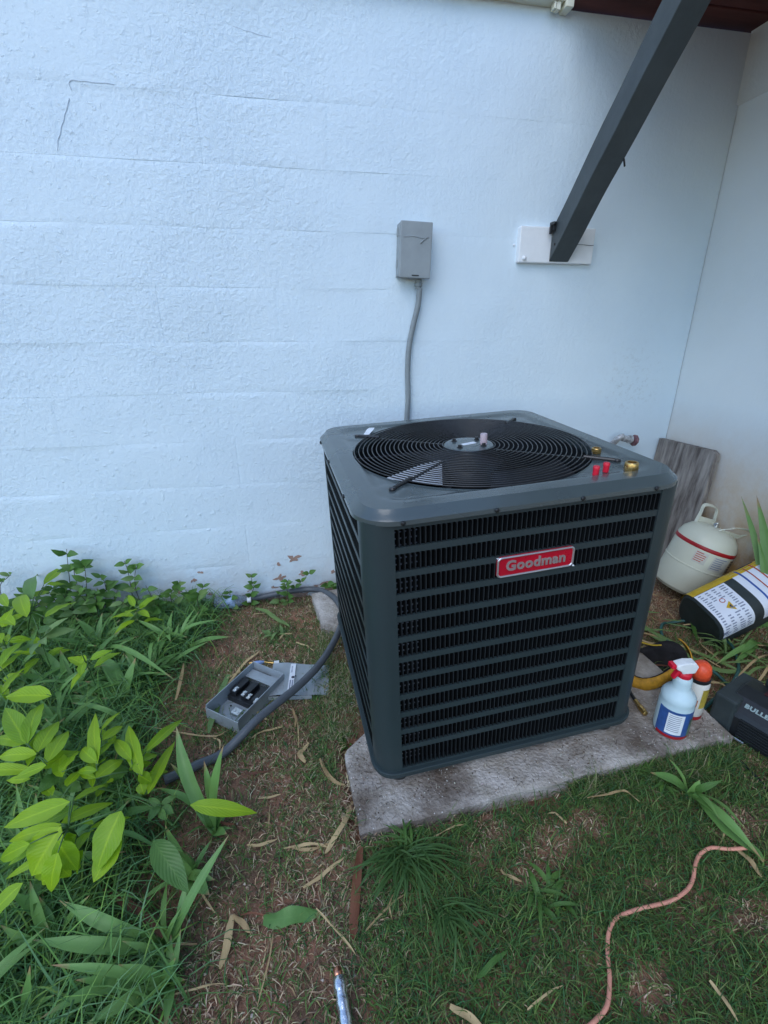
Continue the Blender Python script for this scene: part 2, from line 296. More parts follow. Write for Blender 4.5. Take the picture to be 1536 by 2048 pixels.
IRIS = {'a': ((-0.748, -1.045, 0.02), [(-0.706, -0.999, 0.24, 0.026), (-0.833, -0.897, 0.22, 0.03), (-0.758, -0.987, 0.19, 0.019), (-0.846, -0.95, 0.16, 0.019), (-0.877, -0.98, 0.12, 0.017), (-0.711, -1.077, 0.05, 0.021)]), 'b': ((-0.804, -1.271, 0.02), [(-0.681, -1.174, 0.18, 0.016), (-1.0, -1.2, 0.12, 0.023), (-1.023, -1.255, 0.11, 0.024), (-0.894, -1.319, 0.07, 0.018), (-0.766, -1.199, 0.12, 0.014)]), 'c': ((-0.791, -1.331, 0.02), [(-0.968, -1.37, 0.1, 0.023), (-0.921, -1.337, 0.12, 0.019), (-0.766, -1.326, 0.1, 0.016), (-0.962, -1.318, 0.14, 0.015), (-0.904, -1.386, 0.08, 0.019), (-0.771, -1.408, 0.07, 0.016), (-0.857, -1.328, 0.12, 0.016)]), 'd': ((-1.078, -0.574, 0.02), [(-1.185, -0.42, 0.12, 0.044), (-1.035, -0.526, 0.17, 0.028), (-1.281, -0.494, 0.07, 0.039), (-1.217, -0.529, 0.09, 0.041), (-1.186, -0.547, 0.12, 0.031), (-1.298, -0.542, 0.07, 0.022)]), 'e': ((-1.243, -0.278, 0.02), [(-1.237, -0.213, 0.16, 0.02), (-1.315, -0.246, 0.17, 0.025), (-1.218, -0.385, 0.18, 0.024), (-1.194, -0.391, 0.12, 0.017), (-0.916, -0.576, 0.1, 0.017), (-1.294, -0.356, 0.17, 0.02), (-1.366, -0.371, 0.18, 0.023)]), 'f': ((-1.05, -0.256, 0.02), [(-1.202, -0.209, 0.08, 0.023), (-1.199, -0.134, 0.07, 0.024), (-1.022, -0.297, 0.08, 0.022), (-0.927, -0.33, 0.09, 0.018), (-1.014, -0.441, 0.08, 0.014), (-0.997, -0.544, 0.12, 0.014)]), 'g': ((-1.25, -0.507, 0.02), [(-1.402, -0.49, 0.14, 0.028), (-1.371, -0.41, 0.18, 0.026), (-1.296, -0.424, 0.16, 0.029), (-1.185, -0.496, 0.14, 0.022), (-1.361, -0.508, 0.1, 0.025)]), 'h': ((-1.009, -1.228, 0.02), [(-1.087, -1.189, 0.16, 0.021), (-1.088, -1.224, 0.12, 0.018), (-1.097, -1.266, 0.1, 0.018), (-1.044, -1.186, 0.17, 0.017), (-1.012, -1.33, 0.1, 0.015), (-0.936, -1.215, 0.14, 0.013)]), 'i': ((-1.128, -1.078, 0.02), [(-1.156, -1.101, 0.16, 0.018), (-1.022, -1.103, 0.14, 0.015), (-1.168, -1.05, 0.18, 0.017), (-1.07, -1.038, 0.17, 0.015), (-1.005, -1.121, 0.1, 0.015)]), 'j': ((-0.785, -1.144, 0.02), [(-0.821, -1.113, 0.16, 0.019), (-0.848, -1.154, 0.12, 0.014), (-0.732, -1.202, 0.05, 0.027), (-0.795, -1.157, 0.14, 0.012), (-0.725, -1.174, 0.05, 0.019)]), 'k': ((-0.972, -0.084, 0.02), [(-0.99, 0.033, 0.11, 0.022), (-0.888, -0.03, 0.11, 0.019), (-1.03, -0.026, 0.1, 0.019), (-1.05, -0.122, 0.09, 0.016), (-0.919, -0.081, 0.12, 0.016)]), 'l': ((-1.034, -1.325, 0.02), [(-1.061, -1.31, 0.12, 0.017), (-0.995, -1.311, 0.14, 0.014), (-0.954, -1.341, 0.1, 0.015), (-1.033, -1.363, 0.07, 0.015)]), 'm': ((0.413, -1.191, 0.047), [(0.328, -1.15, 0.095, 0.025), (0.428, -1.373, 0.078, 0.021), (0.432, -1.333, 0.098, 0.015), (0.396, -1.29, 0.097, 0.014), (0.424, -1.2, 0.108, 0.02)]), 'n': ((1.052, -0.782, 0.108), [(0.913, -0.832, 0.125, 0.023), (0.83, -0.827, 0.093, 0.017), (0.976, -0.912, 0.138, 0.026), (0.89, -0.836, 0.091, 0.02)])}
POLY = {'orange_cord': [(-0.086, -1.531, 0.04), (-0.062, -1.524, 0.041), (-0.031, -1.51, 0.042), (-0.005, -1.478, 0.043), (0.014, -1.445, 0.043), (0.036, -1.417, 0.044), (0.065, -1.399, 0.045), (0.102, -1.395, 0.046), (0.156, -1.395, 0.048), (0.197, -1.394, 0.049), (0.237, -1.384, 0.05), (0.266, -1.368, 0.051), (0.288, -1.348, 0.052), (0.318, -1.329, 0.053), (0.352, -1.323, 0.054), (0.388, -1.332, 0.055), (0.429, -1.339, 0.056), (0.487, -1.338, 0.058), (0.578, -1.299, 0.06)], 'conduit_loop': [(-0.89, -0.893, 0.034), (-0.814, -0.861, 0.034), (-0.746, -0.83, 0.034), (-0.654, -0.765, 0.034), (-0.535, -0.65, 0.034), (-0.455, -0.546, 0.035), (-0.39, -0.413, 0.037), (-0.357, -0.301, 0.038), (-0.36, -0.212, 0.038), (-0.393, -0.119, 0.037), (-0.463, -0.027, 0.035), (-0.583, 0.016, 0.034), (-0.693, 0.033, 0.034), (-0.747, 0.03, 0.034)], 'green_cord': [(0.831, -1.022, 0.075), (0.806, -0.952, 0.073), (0.802, -0.883, 0.072), (0.787, -0.818, 0.071), (0.774, -0.756, 0.07), (0.78, -0.679, 0.071), (0.799, -0.617, 0.072), (0.848, -0.582, 0.077), (0.907, -0.599, 0.086), (0.953, -0.654, 0.095), (0.951, -0.744, 0.094), (0.922, -0.819, 0.089), (0.875, -0.871, 0.081), (0.821, -0.905, 0.074), (0.717, -0.952, 0.069), (0.649, -0.978, 0.066)], 'dark_cord': [(0.662, -0.926, 0.065), (0.65, -1.006, 0.064), (0.617, -1.107, 0.064), (0.615, -1.17, 0.063), (0.606, -1.241, 0.063)], 'dry1': [(-0.413, -1.027, 0.033), (-0.44, -1.094, 0.032), (-0.475, -1.135, 0.031), (-0.492, -1.156, 0.03)], 'dry2': [(-0.568, -1.125, 0.026), (-0.52, -1.138, 0.026), (-0.48, -1.134, 0.027)], 'dry3': [(-0.411, -1.161, 0.035), (-0.43, -1.231, 0.034), (-0.446, -1.302, 0.034), (-0.45, -1.33, 0.033)], 'dry4': [(-0.686, -1.238, 0.03), (-0.69, -1.286, 0.03), (-0.699, -1.325, 0.03)], 'dry5': [(-0.684, -1.239, 0.03), (-0.664, -1.258, 0.03), (-0.647, -1.277, 0.03)], 'dry6': [(-0.951, -1.149, 0.06), (-0.903, -1.184, 0.06), (-0.85, -1.223, 0.06), (-0.808, -1.267, 0.06)], 'green7': [(-0.623, -1.262, 0.03), (-0.571, -1.265, 0.03), (-0.511, -1.265, 0.03)], 'green8': [(-0.77, -0.499, 0.032), (-0.788, -0.599, 0.032), (-0.798, -0.693, 0.032), (-0.8, -0.75, 0.032)], 'green9': [(-0.703, -0.095, 0.04), (-0.654, -0.139, 0.04), (-0.602, -0.204, 0.04), (-0.563, -0.264, 0.04)], 'dry10': [(-0.915, -0.616, 0.07), (-0.918, -0.511, 0.07), (-0.926, -0.432, 0.07)], 'dry11': [(-0.447, -0.291, 0.032), (-0.426, -0.393, 0.032), (-0.355, -0.346, 0.034)], 'dry12': [(-0.77, -0.546, 0.03), (-0.722, -0.448, 0.03), (-0.673, -0.387, 0.03)], 'dry13': [(-0.525, -0.899, 0.032), (-0.541, -0.871, 0.032), (-0.514, -0.842, 0.032)], 'dry14': [(-0.487, -0.897, 0.03), (-0.465, -0.965, 0.031), (-0.429, -0.995, 0.032)], 'dry15': [(-0.559, -0.695, 0.03), (-0.549, -0.739, 0.03), (-0.553, -0.768, 0.03)], 'dry16': [(0.161, -1.52, 0.06), (0.165, -1.539, 0.06), (0.164, -1.556, 0.06), (0.165, -1.575, 0.06)], 'dry17': [(0.406, -1.329, 0.067), (0.411, -1.363, 0.067), (0.405, -1.397, 0.067)], 'dry18': [(-0.298, -1.458, 0.046), (-0.27, -1.48, 0.047), (-0.251, -1.499, 0.047)], 'dry19': [(0.149, -1.165, 0.069), (0.204, -1.163, 0.071), (0.25, -1.166, 0.073), (0.268, -1.197, 0.073)], 'green20': [(0.702, -0.439, 0.076), (0.755, -0.591, 0.078), (0.813, -0.742, 0.081), (0.875, -0.88, 0.089)], 'green21': [(0.741, -0.635, 0.077), (0.779, -0.76, 0.079), (0.828, -0.852, 0.083), (0.898, -0.894, 0.092)], 'green22': [(0.946, -0.56, 0.111), (0.908, -0.642, 0.104), (0.854, -0.727, 0.096)], 'green23': [(0.4, -1.212, 0.077), (0.413, -1.279, 0.077), (0.43, -1.341, 0.078), (0.433, -1.374, 0.078)], 'dry24': [(0.663, -0.601, 0.075), (0.711, -0.673, 0.076), (0.808, -0.726, 0.081), (0.837, -0.843, 0.084)], 'dry25': [(-0.678, -0.846, 0.03), (-0.622, -0.87, 0.03), (-0.568, -0.868, 0.03)], 'green26': [(-0.24, -1.436, 0.058), (-0.205, -1.421, 0.059), (-0.171, -1.409, 0.06)], 'dry27': [(-0.974, -0.696, 0.04), (-0.794, -0.768, 0.04), (-0.747, -0.749, 0.04)], 'straw28': [(-0.518, -1.263, 0.04), (-0.475, -1.317, 0.041), (-0.449, -1.356, 0.042)]}
WEED = {'w1': [(-1.425, -0.05, 0.067), (-1.399, -0.05, 0.202), (-1.387, -0.05, 0.289), (-1.377, -0.05, 0.356)], 'w2': [(-1.393, -0.05, 0.063), (-1.375, -0.05, 0.188), (-1.368, -0.05, 0.276), (-1.329, -0.05, 0.279)], 'w3': [(-1.192, -0.04, 0.068), (-1.186, -0.04, 0.161), (-1.185, -0.04, 0.241), (-1.19, -0.04, 0.282)], 'w4': [(-1.291, -0.05, 0.086), (-1.276, -0.05, 0.165), (-1.275, -0.05, 0.206), (-1.288, -0.05, 0.23)], 'w5': [(-1.648, -0.04, 0.202), (-1.609, -0.04, 0.252), (-1.595, -0.04, 0.261)], 'w6': [(-1.344, -0.08, 0.111), (-1.324, -0.08, 0.233), (-1.318, -0.08, 0.297), (-1.331, -0.08, 0.303)], 'w7': [(-0.729, -0.04, 0.061), (-0.708, -0.04, 0.108), (-0.713, -0.04, 0.133), (-0.713, -0.04, 0.174)], 'w8': [(-0.603, -0.04, 0.059), (-0.536, -0.04, 0.089), (-0.502, -0.04, 0.122), (-0.457, -0.04, 0.167)], 'w9': [(-0.324, -0.04, 0.053), (-0.374, -0.04, 0.083), (-0.406, -0.04, 0.1)], 'w10': [(-0.568, -0.08, 0.091), (-0.572, -0.08, 0.128), (-0.557, -0.08, 0.155)], 'w11': [(-1.156, -0.05, 0.069), (-1.166, -0.05, 0.153), (-1.158, -0.05, 0.221), (-1.141, -0.05, 0.264)], 'w12': [(-1.448, -0.09, 0.073), (-1.445, -0.09, 0.163), (-1.46, -0.09, 0.209)], 'w13': [(-1.235, -0.1, 0.076), (-1.231, -0.1, 0.144), (-1.214, -0.1, 0.188)], 'w14': [(-0.794, -0.05, 0.025), (-0.805, -0.05, 0.076), (-0.809, -0.05, 0.113)], 'w15': [(-1.311, -0.12, 0.075), (-1.289, -0.12, 0.163), (-1.29, -0.12, 0.197)], 'w16': [(-1.538, -0.12, 0.082), (-1.539, -0.12, 0.149), (-1.509, -0.12, 0.189)]}
# ------------------------------------------------------------------ ground
def gz(x, y):
    return 0.02 + 0.03*min(max(x+.5, 0), 1.5) + 0.075*min(max((x-.75)/.4, 0), 1)**2
PADM = Matrix(((0.99808226, -0.03935965, -0.04777680, 0), (0.03752824, 0.99854813, -0.03864288, -0.665), (0.04922840, 0.03677579, 0.99811027, 0.12), (0, 0, 0, 1)))
PADI = PADM.inverted()
def in_pad(x, y, m=0.0):
    p = PADI @ Vector((x, y, .08)); return -.43-m < p.x < .62+m and -.45-m < p.y < .60+m
def gh(x, y):
    n = noise.noise(Vector((x*6, y*6, 3.1)))*.008 + noise.noise(Vector((x*22, y*22, 1)))*.004
    if in_pad(x, y, .01): return gz(x, y) - .02
    return gz(x, y) + n
def ground():
    xs = np.concatenate([-np.geomspace(60, 2.5, 14), np.linspace(-2.3, 1.5, 290), np.geomspace(1.7, 60, 14)])
    ys = np.concatenate([-np.geomspace(60, 2.6, 14), np.linspace(-2.4, .12, 200), np.geomspace(.3, 60, 10)])
    V = []; F = []
    for y in ys:
        for x in xs:
            near = abs(x+.4) < 2 and -2.45 < y < .2
            z = gz(x, y) if not near else gh(x, y) + noise.noise(Vector((x*60, y*60, 7)))*.0025
            V.append((x, y, z))
    nx = len(xs)
    for j in range(len(ys)-1):
        for i in range(nx-1): F.append((j*nx+i, j*nx+i+1, (j+1)*nx+i+1, (j+1)*nx+i))
    m = bpy.data.materials.new('red_clay_soil'); m.use_nodes = True; nt = m.node_tree; N = nt.nodes; L = nt.links
    b = N['Principled BSDF']; b.inputs['Roughness'].default_value = .95; b.inputs['Specular IOR Level'].default_value = .1
    g = N.new('ShaderNodeNewGeometry')
    def nz(s, d=6, r=.6):
        n = N.new('ShaderNodeTexNoise'); n.inputs['Scale'].default_value = s; n.inputs['Detail'].default_value = d; n.inputs['Roughness'].default_value = r; L.new(g.outputs['Position'], n.inputs[0]); return n.outputs[0]
    def mix(f, a, c, lo, hi):
        r = N.new('ShaderNodeMapRange'); r.inputs[1].default_value = lo; r.inputs[2].default_value = hi; L.new(f, r.inputs[0])
        x = N.new('ShaderNodeMix'); x.data_type = 'RGBA'; L.new(r.outputs[0], x.inputs[0])
        if isinstance(a, tuple): x.inputs[6].default_value = (*a, 1)
        else: L.new(a, x.inputs[6])
        x.inputs[7].default_value = (*c, 1); return x.outputs[2]
    c = mix(nz(5), (.40, .20, .125), (.25, .155, .10), .4, .62)
    c = mix(nz(40, 8, .75), c, (.085, .055, .036), .5, .68)
    c = mix(nz(85, 6, .7), c, (.50, .36, .24), .60, .70)
    L.new(c, b.inputs['Base Color'])
    bp = N.new('ShaderNodeBump'); bp.inputs['Distance'].default_value = .012; L.new(nz(95, 8, .7), bp.inputs['Height']); L.new(bp.outputs[0], b.inputs['Normal'])
    mb = MB(); mb.v = V; mb.f = F; o = mb.build('ground', m, None, True); tag(o, kind='structure')
ground()

# ------------------------------------------------------------------ house walls
house = thing('block_wall', 'long white painted concrete block wall behind the grey air conditioner', 'wall')
zc = [-.10, .205] + [.205+.178*k for k in range(1, 10)] + [2.104]
def whump(x, z):
    return noise.noise(Vector((x*2.3, z*2.3, 5)))*.0030 + noise.noise(Vector((x*7, z*7, 9)))*.0016
for r in range(len(zc)-1):
    z0, z1 = zc[r], zc[r+1]; off = -.52 + (.2 if r % 2 else 0)
    k0 = math.floor((-3.0-off)/.4)
    for k in range(k0, 6):
        x0 = max(-3.0, off+.4*k); x1 = min(1.189, off+.4*(k+1))
        if x1 - x0 < .01: continue
        amp = 1.0 if x1 < .2 else .35
        dep = random.uniform(-.0008, .0008)*amp; tl = random.uniform(-.0010, .0010)*amp
        nx, nz_ = max(2, int((x1-x0)/.02)), max(2, int((z1-z0)/.018)); V = []; F = []
        us = [x0, x0+.004, x0+.01] + list(np.linspace(x0+.02, x1-.02, nx)) + [x1-.01, x1-.004, x1] if x1-x0 > .06 else [x0, (x0+x1)/2, x1]
        vs = [z0, z0+.003, z0+.008] + list(np.linspace(z0+.018, z1-.018, nz_)) + [z1-.008, z1-.003, z1]
        jv = random.random() < .07 and amp > .5         # most upright joints are painted over
        for z in vs:
            for x in us:
                ez = min(z-z0, z1-z); ex = min(x-x0, x1-x)
                wob = .5+.5*noise.noise(Vector((x*5, z1*3, 2)))
                e = max(0, 1-ez/.011)**.7*.0020*amp*max(0, wob*2.2-.85) + (max(0, 1-ex/.009)*.0012 if jv else 0)
                inner = min(1, ez/.012)*min(1, ex/.09)
                y = -.0055 + e - whump(x, z) - .0011*amp*max(0, 1-(z-z0)/.03)*wob + (dep+tl*(z-z0)/(z1-z0)*2)*inner
                V.append((x, y, z))
        n = len(us)
        for j in range(len(vs)-1):
            for i in range(n-1): F.append((j*n+i, j*n+i+1, (j+1)*n+i+1, (j+1)*n+i))
        # returns to the wall core
        b0 = len(V)
        rim = [i for i in range(n)] + [j*n+n-1 for j in range(1, len(vs))] + [(len(vs)-1)*n+i for i in range(n-2, -1, -1)] + [j*n for j in range(len(vs)-2, 0, -1)]
        V += [(V[i][0], .012, V[i][2]) for i in rim]
        for a in range(len(rim)):
            a2 = (a+1) % len(rim); F.append((rim[a2], rim[a], b0+a, b0+a2))
        mb = MB(); mb.v = V; mb.f = F; mb.build('block', M_wall, house, True, angle=45)
mb = MB().box((-3.0, .004, -.12), (1.189, .2, 2.10)); mb.build('wall_core', M_wall, house)
# flaked paint showing the old red coat low on the wall
M_flake = mat('old_pink_brown_paint', (.36, .24, .19), .8, 0, .15, 40, .0008, 80)
def flake(cx, cz, r, seed, spikes=5):
    rr = random.Random(seed); mb = MB(); n = 26; pts = []
    for i in range(n):
        a = 2*pi*i/n; q = .62+.75*noise.noise(Vector((cos(a)*1.6, sin(a)*1.6, seed*3.7)))+rr.uniform(-.10, .10)
        pts.append((cx+r*q*cos(a)*1.15, cz+r*q*sin(a)*.8))
    yy = [-.0066-whump(x, z) for x, z in pts]; y0 = min(yy)-.0004
    mb.add([(x, y0, z) for x, z in pts]+[(x, y0+.004, z) for x, z in pts], [tuple(range(n))]+[(i, n+i, n+(i+1) % n, (i+1) % n) for i in range(n)])
    mb.build('peeled_patch', M_flake, house)
flake(-.534, .214, .032, 3, 5); flake(-.60, .19, .012, 5, 3); flake(-.92, .185, .013, 8, 3); flake(-.955, .15, .017, 1, 4)
flake(-1.02, .105, .022, 12, 3); flake(-.595, .125, .03, 21, 6); flake(-.50, .135, .016, 4, 4); flake(-.37, .13, .013, 6, 3)
# fine raised cracks in the paint
crk = MB()
def crack(pts, w=.0016):
    P = spline([(x, 0, z) for x, z in pts], 8); P = [Vector((p.x+noise.noise(p*40)*.004, -.0058-whump(p.x, p.z), p.z+noise.noise(p*33)*.004)) for p in P]
    crk.tube(P, [w*(.4+.6*abs(noise.noise(p*30)))+.0003 for p in P], 4)
crack([(-.945, 1.811), (-1.02, 1.813), (-1.062, 1.811), (-1.066, 1.79)]); crack([(-1.075, 1.77), (-1.095, 1.73), (-1.12, 1.68), (-1.135, 1.64)])
crack([(-.60, 1.975), (-.54, 1.965), (-.48, 1.955)], .0012)
M_crack = mat('hairline_crack', (.46, .53, .60), .9)
crk.build('crack_lines', M_crack, house)
side = thing('side_wall', 'plain white rendered wall turning the corner at the right of the photo', 'wall', (0, 0, 0))
V = []; F = []; ys = np.linspace(-3.2, -.002, 130); zs = np.linspace(-.1, 1.9, 76)
for z in zs:
    for y in ys: V.append((1.192+noise.noise(Vector((y*2.5, z*2.5, 4)))*.006*min(1, (-y)/.1), y, z))
n = len(ys)
for j in range(len(zs)-1):
    for i in range(n-1): F.append((j*n+i, (j+1)*n+i, (j+1)*n+i+1, j*n+i+1))
mb = MB(); mb.v = V; mb.f = F; mb.build('wall_face', M_side, side, True)
mb = MB(); P = [(1.180+noise.noise(Vector((y*3, 0, 1)))*.003, y) for y in np.linspace(-3.2, -.004, 60)]
V = [(x, y, 1.9+.06*(-y if -y < .8 else .8)*.3+noise.noise(Vector((y*8, 3, 1)))*.006) for x, y in P] + [(x, y, 2.3) for x, y in P] + [(1.21, y, 1.9) for x, y in P]
n = 60; mb.add(V, [(i+1, i, n+i, n+i+1) for i in range(n-1)] + [(2*n+i+1, 2*n+i, i, i+1) for i in range(n-1)]); mb.build('upper_band', M_side, side, True)
MB().box((1.205, -3.2, -.1), (1.4, .2, 2.3)).build('wall_core', M_side, side)

# cream siding above the block wall, stopping where the deck begins
sid = thing('vinyl_siding', 'cream siding edge with trim end along the top of the white wall', 'siding')
MB().box((-3.0, -.048, 2.104), (.442, .02, 2.215)).build('siding_course', M_cream, sid, bevel=.003)
MB().box((-3.0, -.040, 2.217), (.442, .02, 2.33)).build('siding_course', M_cream, sid, bevel=.003)
MB().box((.444, -.054, 2.088), (.470, .02, 2.33)).build('end_trim', M_cream, sid, bevel=.002)
MB().box((.418, -.042, 2.084), (.431, -.02, 2.104)).box((.409, -.042, 2.086), (.416, -.02, 2.104)).build('trim_clip', M_cream, sid, bevel=.001)
# deck over the corner, its unseen outer depth added to shade the wall
deck = thing('deck', 'dark red brown wooden deck underside over the wall corner', 'deck')
for k in range(28):
    y1 = .012-.115*k; jx = random.uniform(-.004, .004)
    MB().box((.474, y1-.109, 2.110+jx*.3), (2.4, y1, 2.145)).build('deck_board', M_red_deck, deck, bevel=.003)
MB().box((.474, -3.26, 1.93), (2.4, -3.225, 2.146)).build('shade_rim_joist', M_red_deck, deck, bevel=.003)  # rim set far out and low, unseen, to block sky light
MB().box((.474, -.80, 1.975), (.512, -.36, 2.108)).box((.474, -3.22, 1.84), (.512, -.802, 2.108)).build('added_shade_fascia', M_red_deck, deck, bevel=.003)  # unseen boards added beside the deck to darken the wall corner
for k, x in enumerate((.9, 1.7)): MB().box((x, -3.224, 1.96), (x+.04, -.95, 2.109)).build('joist', M_red_deck, deck, bevel=.003)

# timber plate and diagonal brace
pl = thing('mounting_plate', 'white painted timber plate bolted to the wall under the grey brace', 'plate', (.523, 0, 1.428))
MB().box((-.153, -.028, -.060), (.150, .0, .060)).build('timber_block', M_plate, pl, bevel=.004)
MB().lathe([(.0001, .010), (.005, .009), (.0075, .005), (.008, 0), (.008, -.004)], 14, Matrix.Translation((-.13, -.028, -.045)) @ Matrix.Rotation(pi/2, 4, 'X')).build('bolt_head', M_plate, pl, True)
MB().lathe([(.0001, .006), (.004, .005), (.005, 0)], 12, Matrix.Translation((-.165, -.004, .0)) @ Matrix.Rotation(pi/2, 4, 'X')).build('bolt_head', M_plate, pl, True)
MB().tube([(.075+.012*k, -.0292, .004+.001*sin(k)) for k in range(7)], .0011, 4).build('wood_split', mat('shadow_gap', (.12, .13, .14), .9), pl)
br = thing('timber_brace', 'dark grey painted diagonal timber brace rising from the wall plate to the deck', 'brace', (.533, -.03, 1.372))
def brace():
    w = .040; mb = MB(); d = Vector((0, -1, 1)).normalized(); nrm = Vector((0, -1, -1)).normalized(); Lh = 1.06
    T = .078
    rows = []
    for i in range(41):
        s = Lh*i/40
        wv = .0025*noise.noise(Vector((s*5, 0, 0))); chip = .010*max(0, noise.noise(Vector((s*3.1, 4, 0))))
        a = d*s                              # lower front edge
        up = a + Vector((0, 0, T*1.414))     # upper edge
        if i == 0: up = Vector((0, -.001, T*1.414))
        rows.append([Vector((-w+wv, 0, 0))+a, Vector((w+wv-chip, 0, 0))+a, Vector((w+wv-chip*.5, 0, 0))+up, Vector((-w+wv, 0, 0))+up])
    vs = [v for r in rows for v in r]; fs = [(3, 2, 1, 0)]
    for i in range(40):
        for k in range(4): fs.append((i*4+k, i*4+(k+1) % 4, i*4+4+(k+1) % 4, i*4+4+k))
    fs.append((160, 161, 162, 163)); mb.add(vs, fs); return mb
brace().build('beam', M_brace, br, bevel=.003)
MB().box((-.052, -.028, .098), (-.040, .0, .128)).box((-.060, -.024, .088), (-.052, -.016, .116)).box((-.055, -.040, .118), (-.045, -.006, .124)).build('black_clip', M_blackp, br, bevel=.001)
MB().lathe([(.0001, .003), (.004, .002), (.0045, 0)], 8, Matrix.Translation((-.0405, -.03, .055)) @ Matrix.Rotation(-pi/2, 4, 'Y')).build('screw', M_blackp, br)
MB().tube([(.035, -.27, .235), (.02, -.283, .250)], .003, 5).build('nail', M_blackp, br)

# disconnect box on the wall
bx = thing('disconnect_box', 'closed grey electrical box mounted on the white wall above the unit', 'electrical box', (-.032, -.0, 1.395))
bx.rotation_euler = (0, radians(1.5), 0)
MB().box((-.057, -.052, -.083), (.052, -.004, .084)).build('enclosure', M_box, bx, bevel=.002)
MB().box((-.0565, -.066, -.089), (.0565, -.052, .087)).build('cover', M_box, bx, bevel=.003)
MB().tube([(-.045, -.0665, .038), (-.01, -.0668, .041), (.02, -.0667, .036), (.045, -.0665, .039)], .0012, 5).tube([(.015, -.0667, .020), (.022, -.067, .028), (.036, -.0667, .038)], .0022, 5).build('paint_drip', M_box, bx, True)
MB().box((-.012, -.0672, -.0825), (.014, -.0660, -.0785)).build('latch_slot', M_blackp, bx)
MB().box((-.0572, -.030, .045), (-.0595, -.012, .070)).box((-.0572, -.030, -.055), (-.0590, -.012, -.03)).build('hinge_tab', M_box, bx)
MB().lathe([(.012, -.089), (.012, -.100), (.0145, -.101), (.0145, -.112), (.011, -.113), (.011, -.120)], 14, Matrix.Translation((.024, -.028, 0))).build('connector', M_conl, bx, True, angle=40)
cpts = spline([(-.006, -.028, 1.277), (-.010, -.026, 1.22), (-.026, -.022, 1.15), (-.040, -.018, 1.07), (-.043, -.016, .98), (-.040, -.018, .88), (-.044, -.018, .78), (-.042, -.020, .6), (-.03, -.03, .35), (0, -.12, .2)], 6)
o = MB().tube(cpts, .0105, 10).build('wall_conduit', M_conl, None, True); tag(o, 'grey conduit running down the white wall from the mounted electrical box', 'conduit')

# hose spigot
sp = thing('hose_spigot', 'speckled outdoor tap on the wall behind the right rear corner of the unit', 'tap', (.93, 0, .665))
MB().tube(spline([(-.03, .0, -.04), (-.032, -.03, -.01), (-.02, -.05, .022), (.0, -.055, .03)], 5), .013, 10).build('pipe', M_spig, sp, True)
MB().lathe([(.014, 0), (.014, .03), (.018, .03), (.018, .045), (.012, .05)], 12, Matrix.Translation((-.005, -.055, .022)) @ Matrix.Rotation(radians(100), 4, 'Y')).build('valve_body', M_spig, sp, True, angle=40)
MB().lathe([(.008, 0), (.024, .002), (.026, .008), (.022, .014), (.006, .016)], 9, Matrix.Translation((.045, -.06, .012)) @ Matrix.Rotation(radians(100), 4, 'Y')).build('handwheel', mat('worn_maroon_metal', (.20, .10, .11), .5, .3, .4, 50), sp, True, angle=40)

# weathered board in the corner
bd = thing('weathered_board', 'weathered grey brown wooden board leaning in the wall corner', 'board', (0, 0, 0))
def board():
    a, b = Vector((1.150, -.012, .668)), Vector((1.160, -.312, .678)); c, d = Vector((1.095, -.03, .08)), Vector((1.10, -.35, .08))
    V = []; F = []; nu, nv = 16, 24
    for side_ in (0, 1):
        for j in range(nv+1):
            for i in range(nu+1):
                u, v = i/nu, j/nv; p = (c*(1-u)+d*u)*(1-v)+(a*(1-u)+b*u)*v
                if u == 1 and v > .96: p.z -= .012
                V.append((p.x + (.022 if side_ else noise.noise(Vector((u*9, v*2, 1)))*.003), p.y, p.z))
    m = (nu+1)*(nv+1)
    for j in range(nv):
        for i in range(nu):
            q = (j*(nu+1)+i, j*(nu+1)+i+1, (j+1)*(nu+1)+i+1, (j+1)*(nu+1)+i); F += [q[::-1], tuple(k+m for k in q)]
    rim = list(range(nu+1)) + [j*(nu+1)+nu for j in range(1, nv+1)] + [nv*(nu+1)+i for i in range(nu-1, -1, -1)] + [j*(nu+1) for j in range(nv-1, 0, -1)]
    for k in range(len(rim)): k2 = (k+1) % len(rim); F.append((rim[k], rim[k2], rim[k2]+m, rim[k]+m))
    mb = MB(); mb.v = V; mb.f = F; return mb
board().build('board_panel', M_wood, bd, True, angle=40)
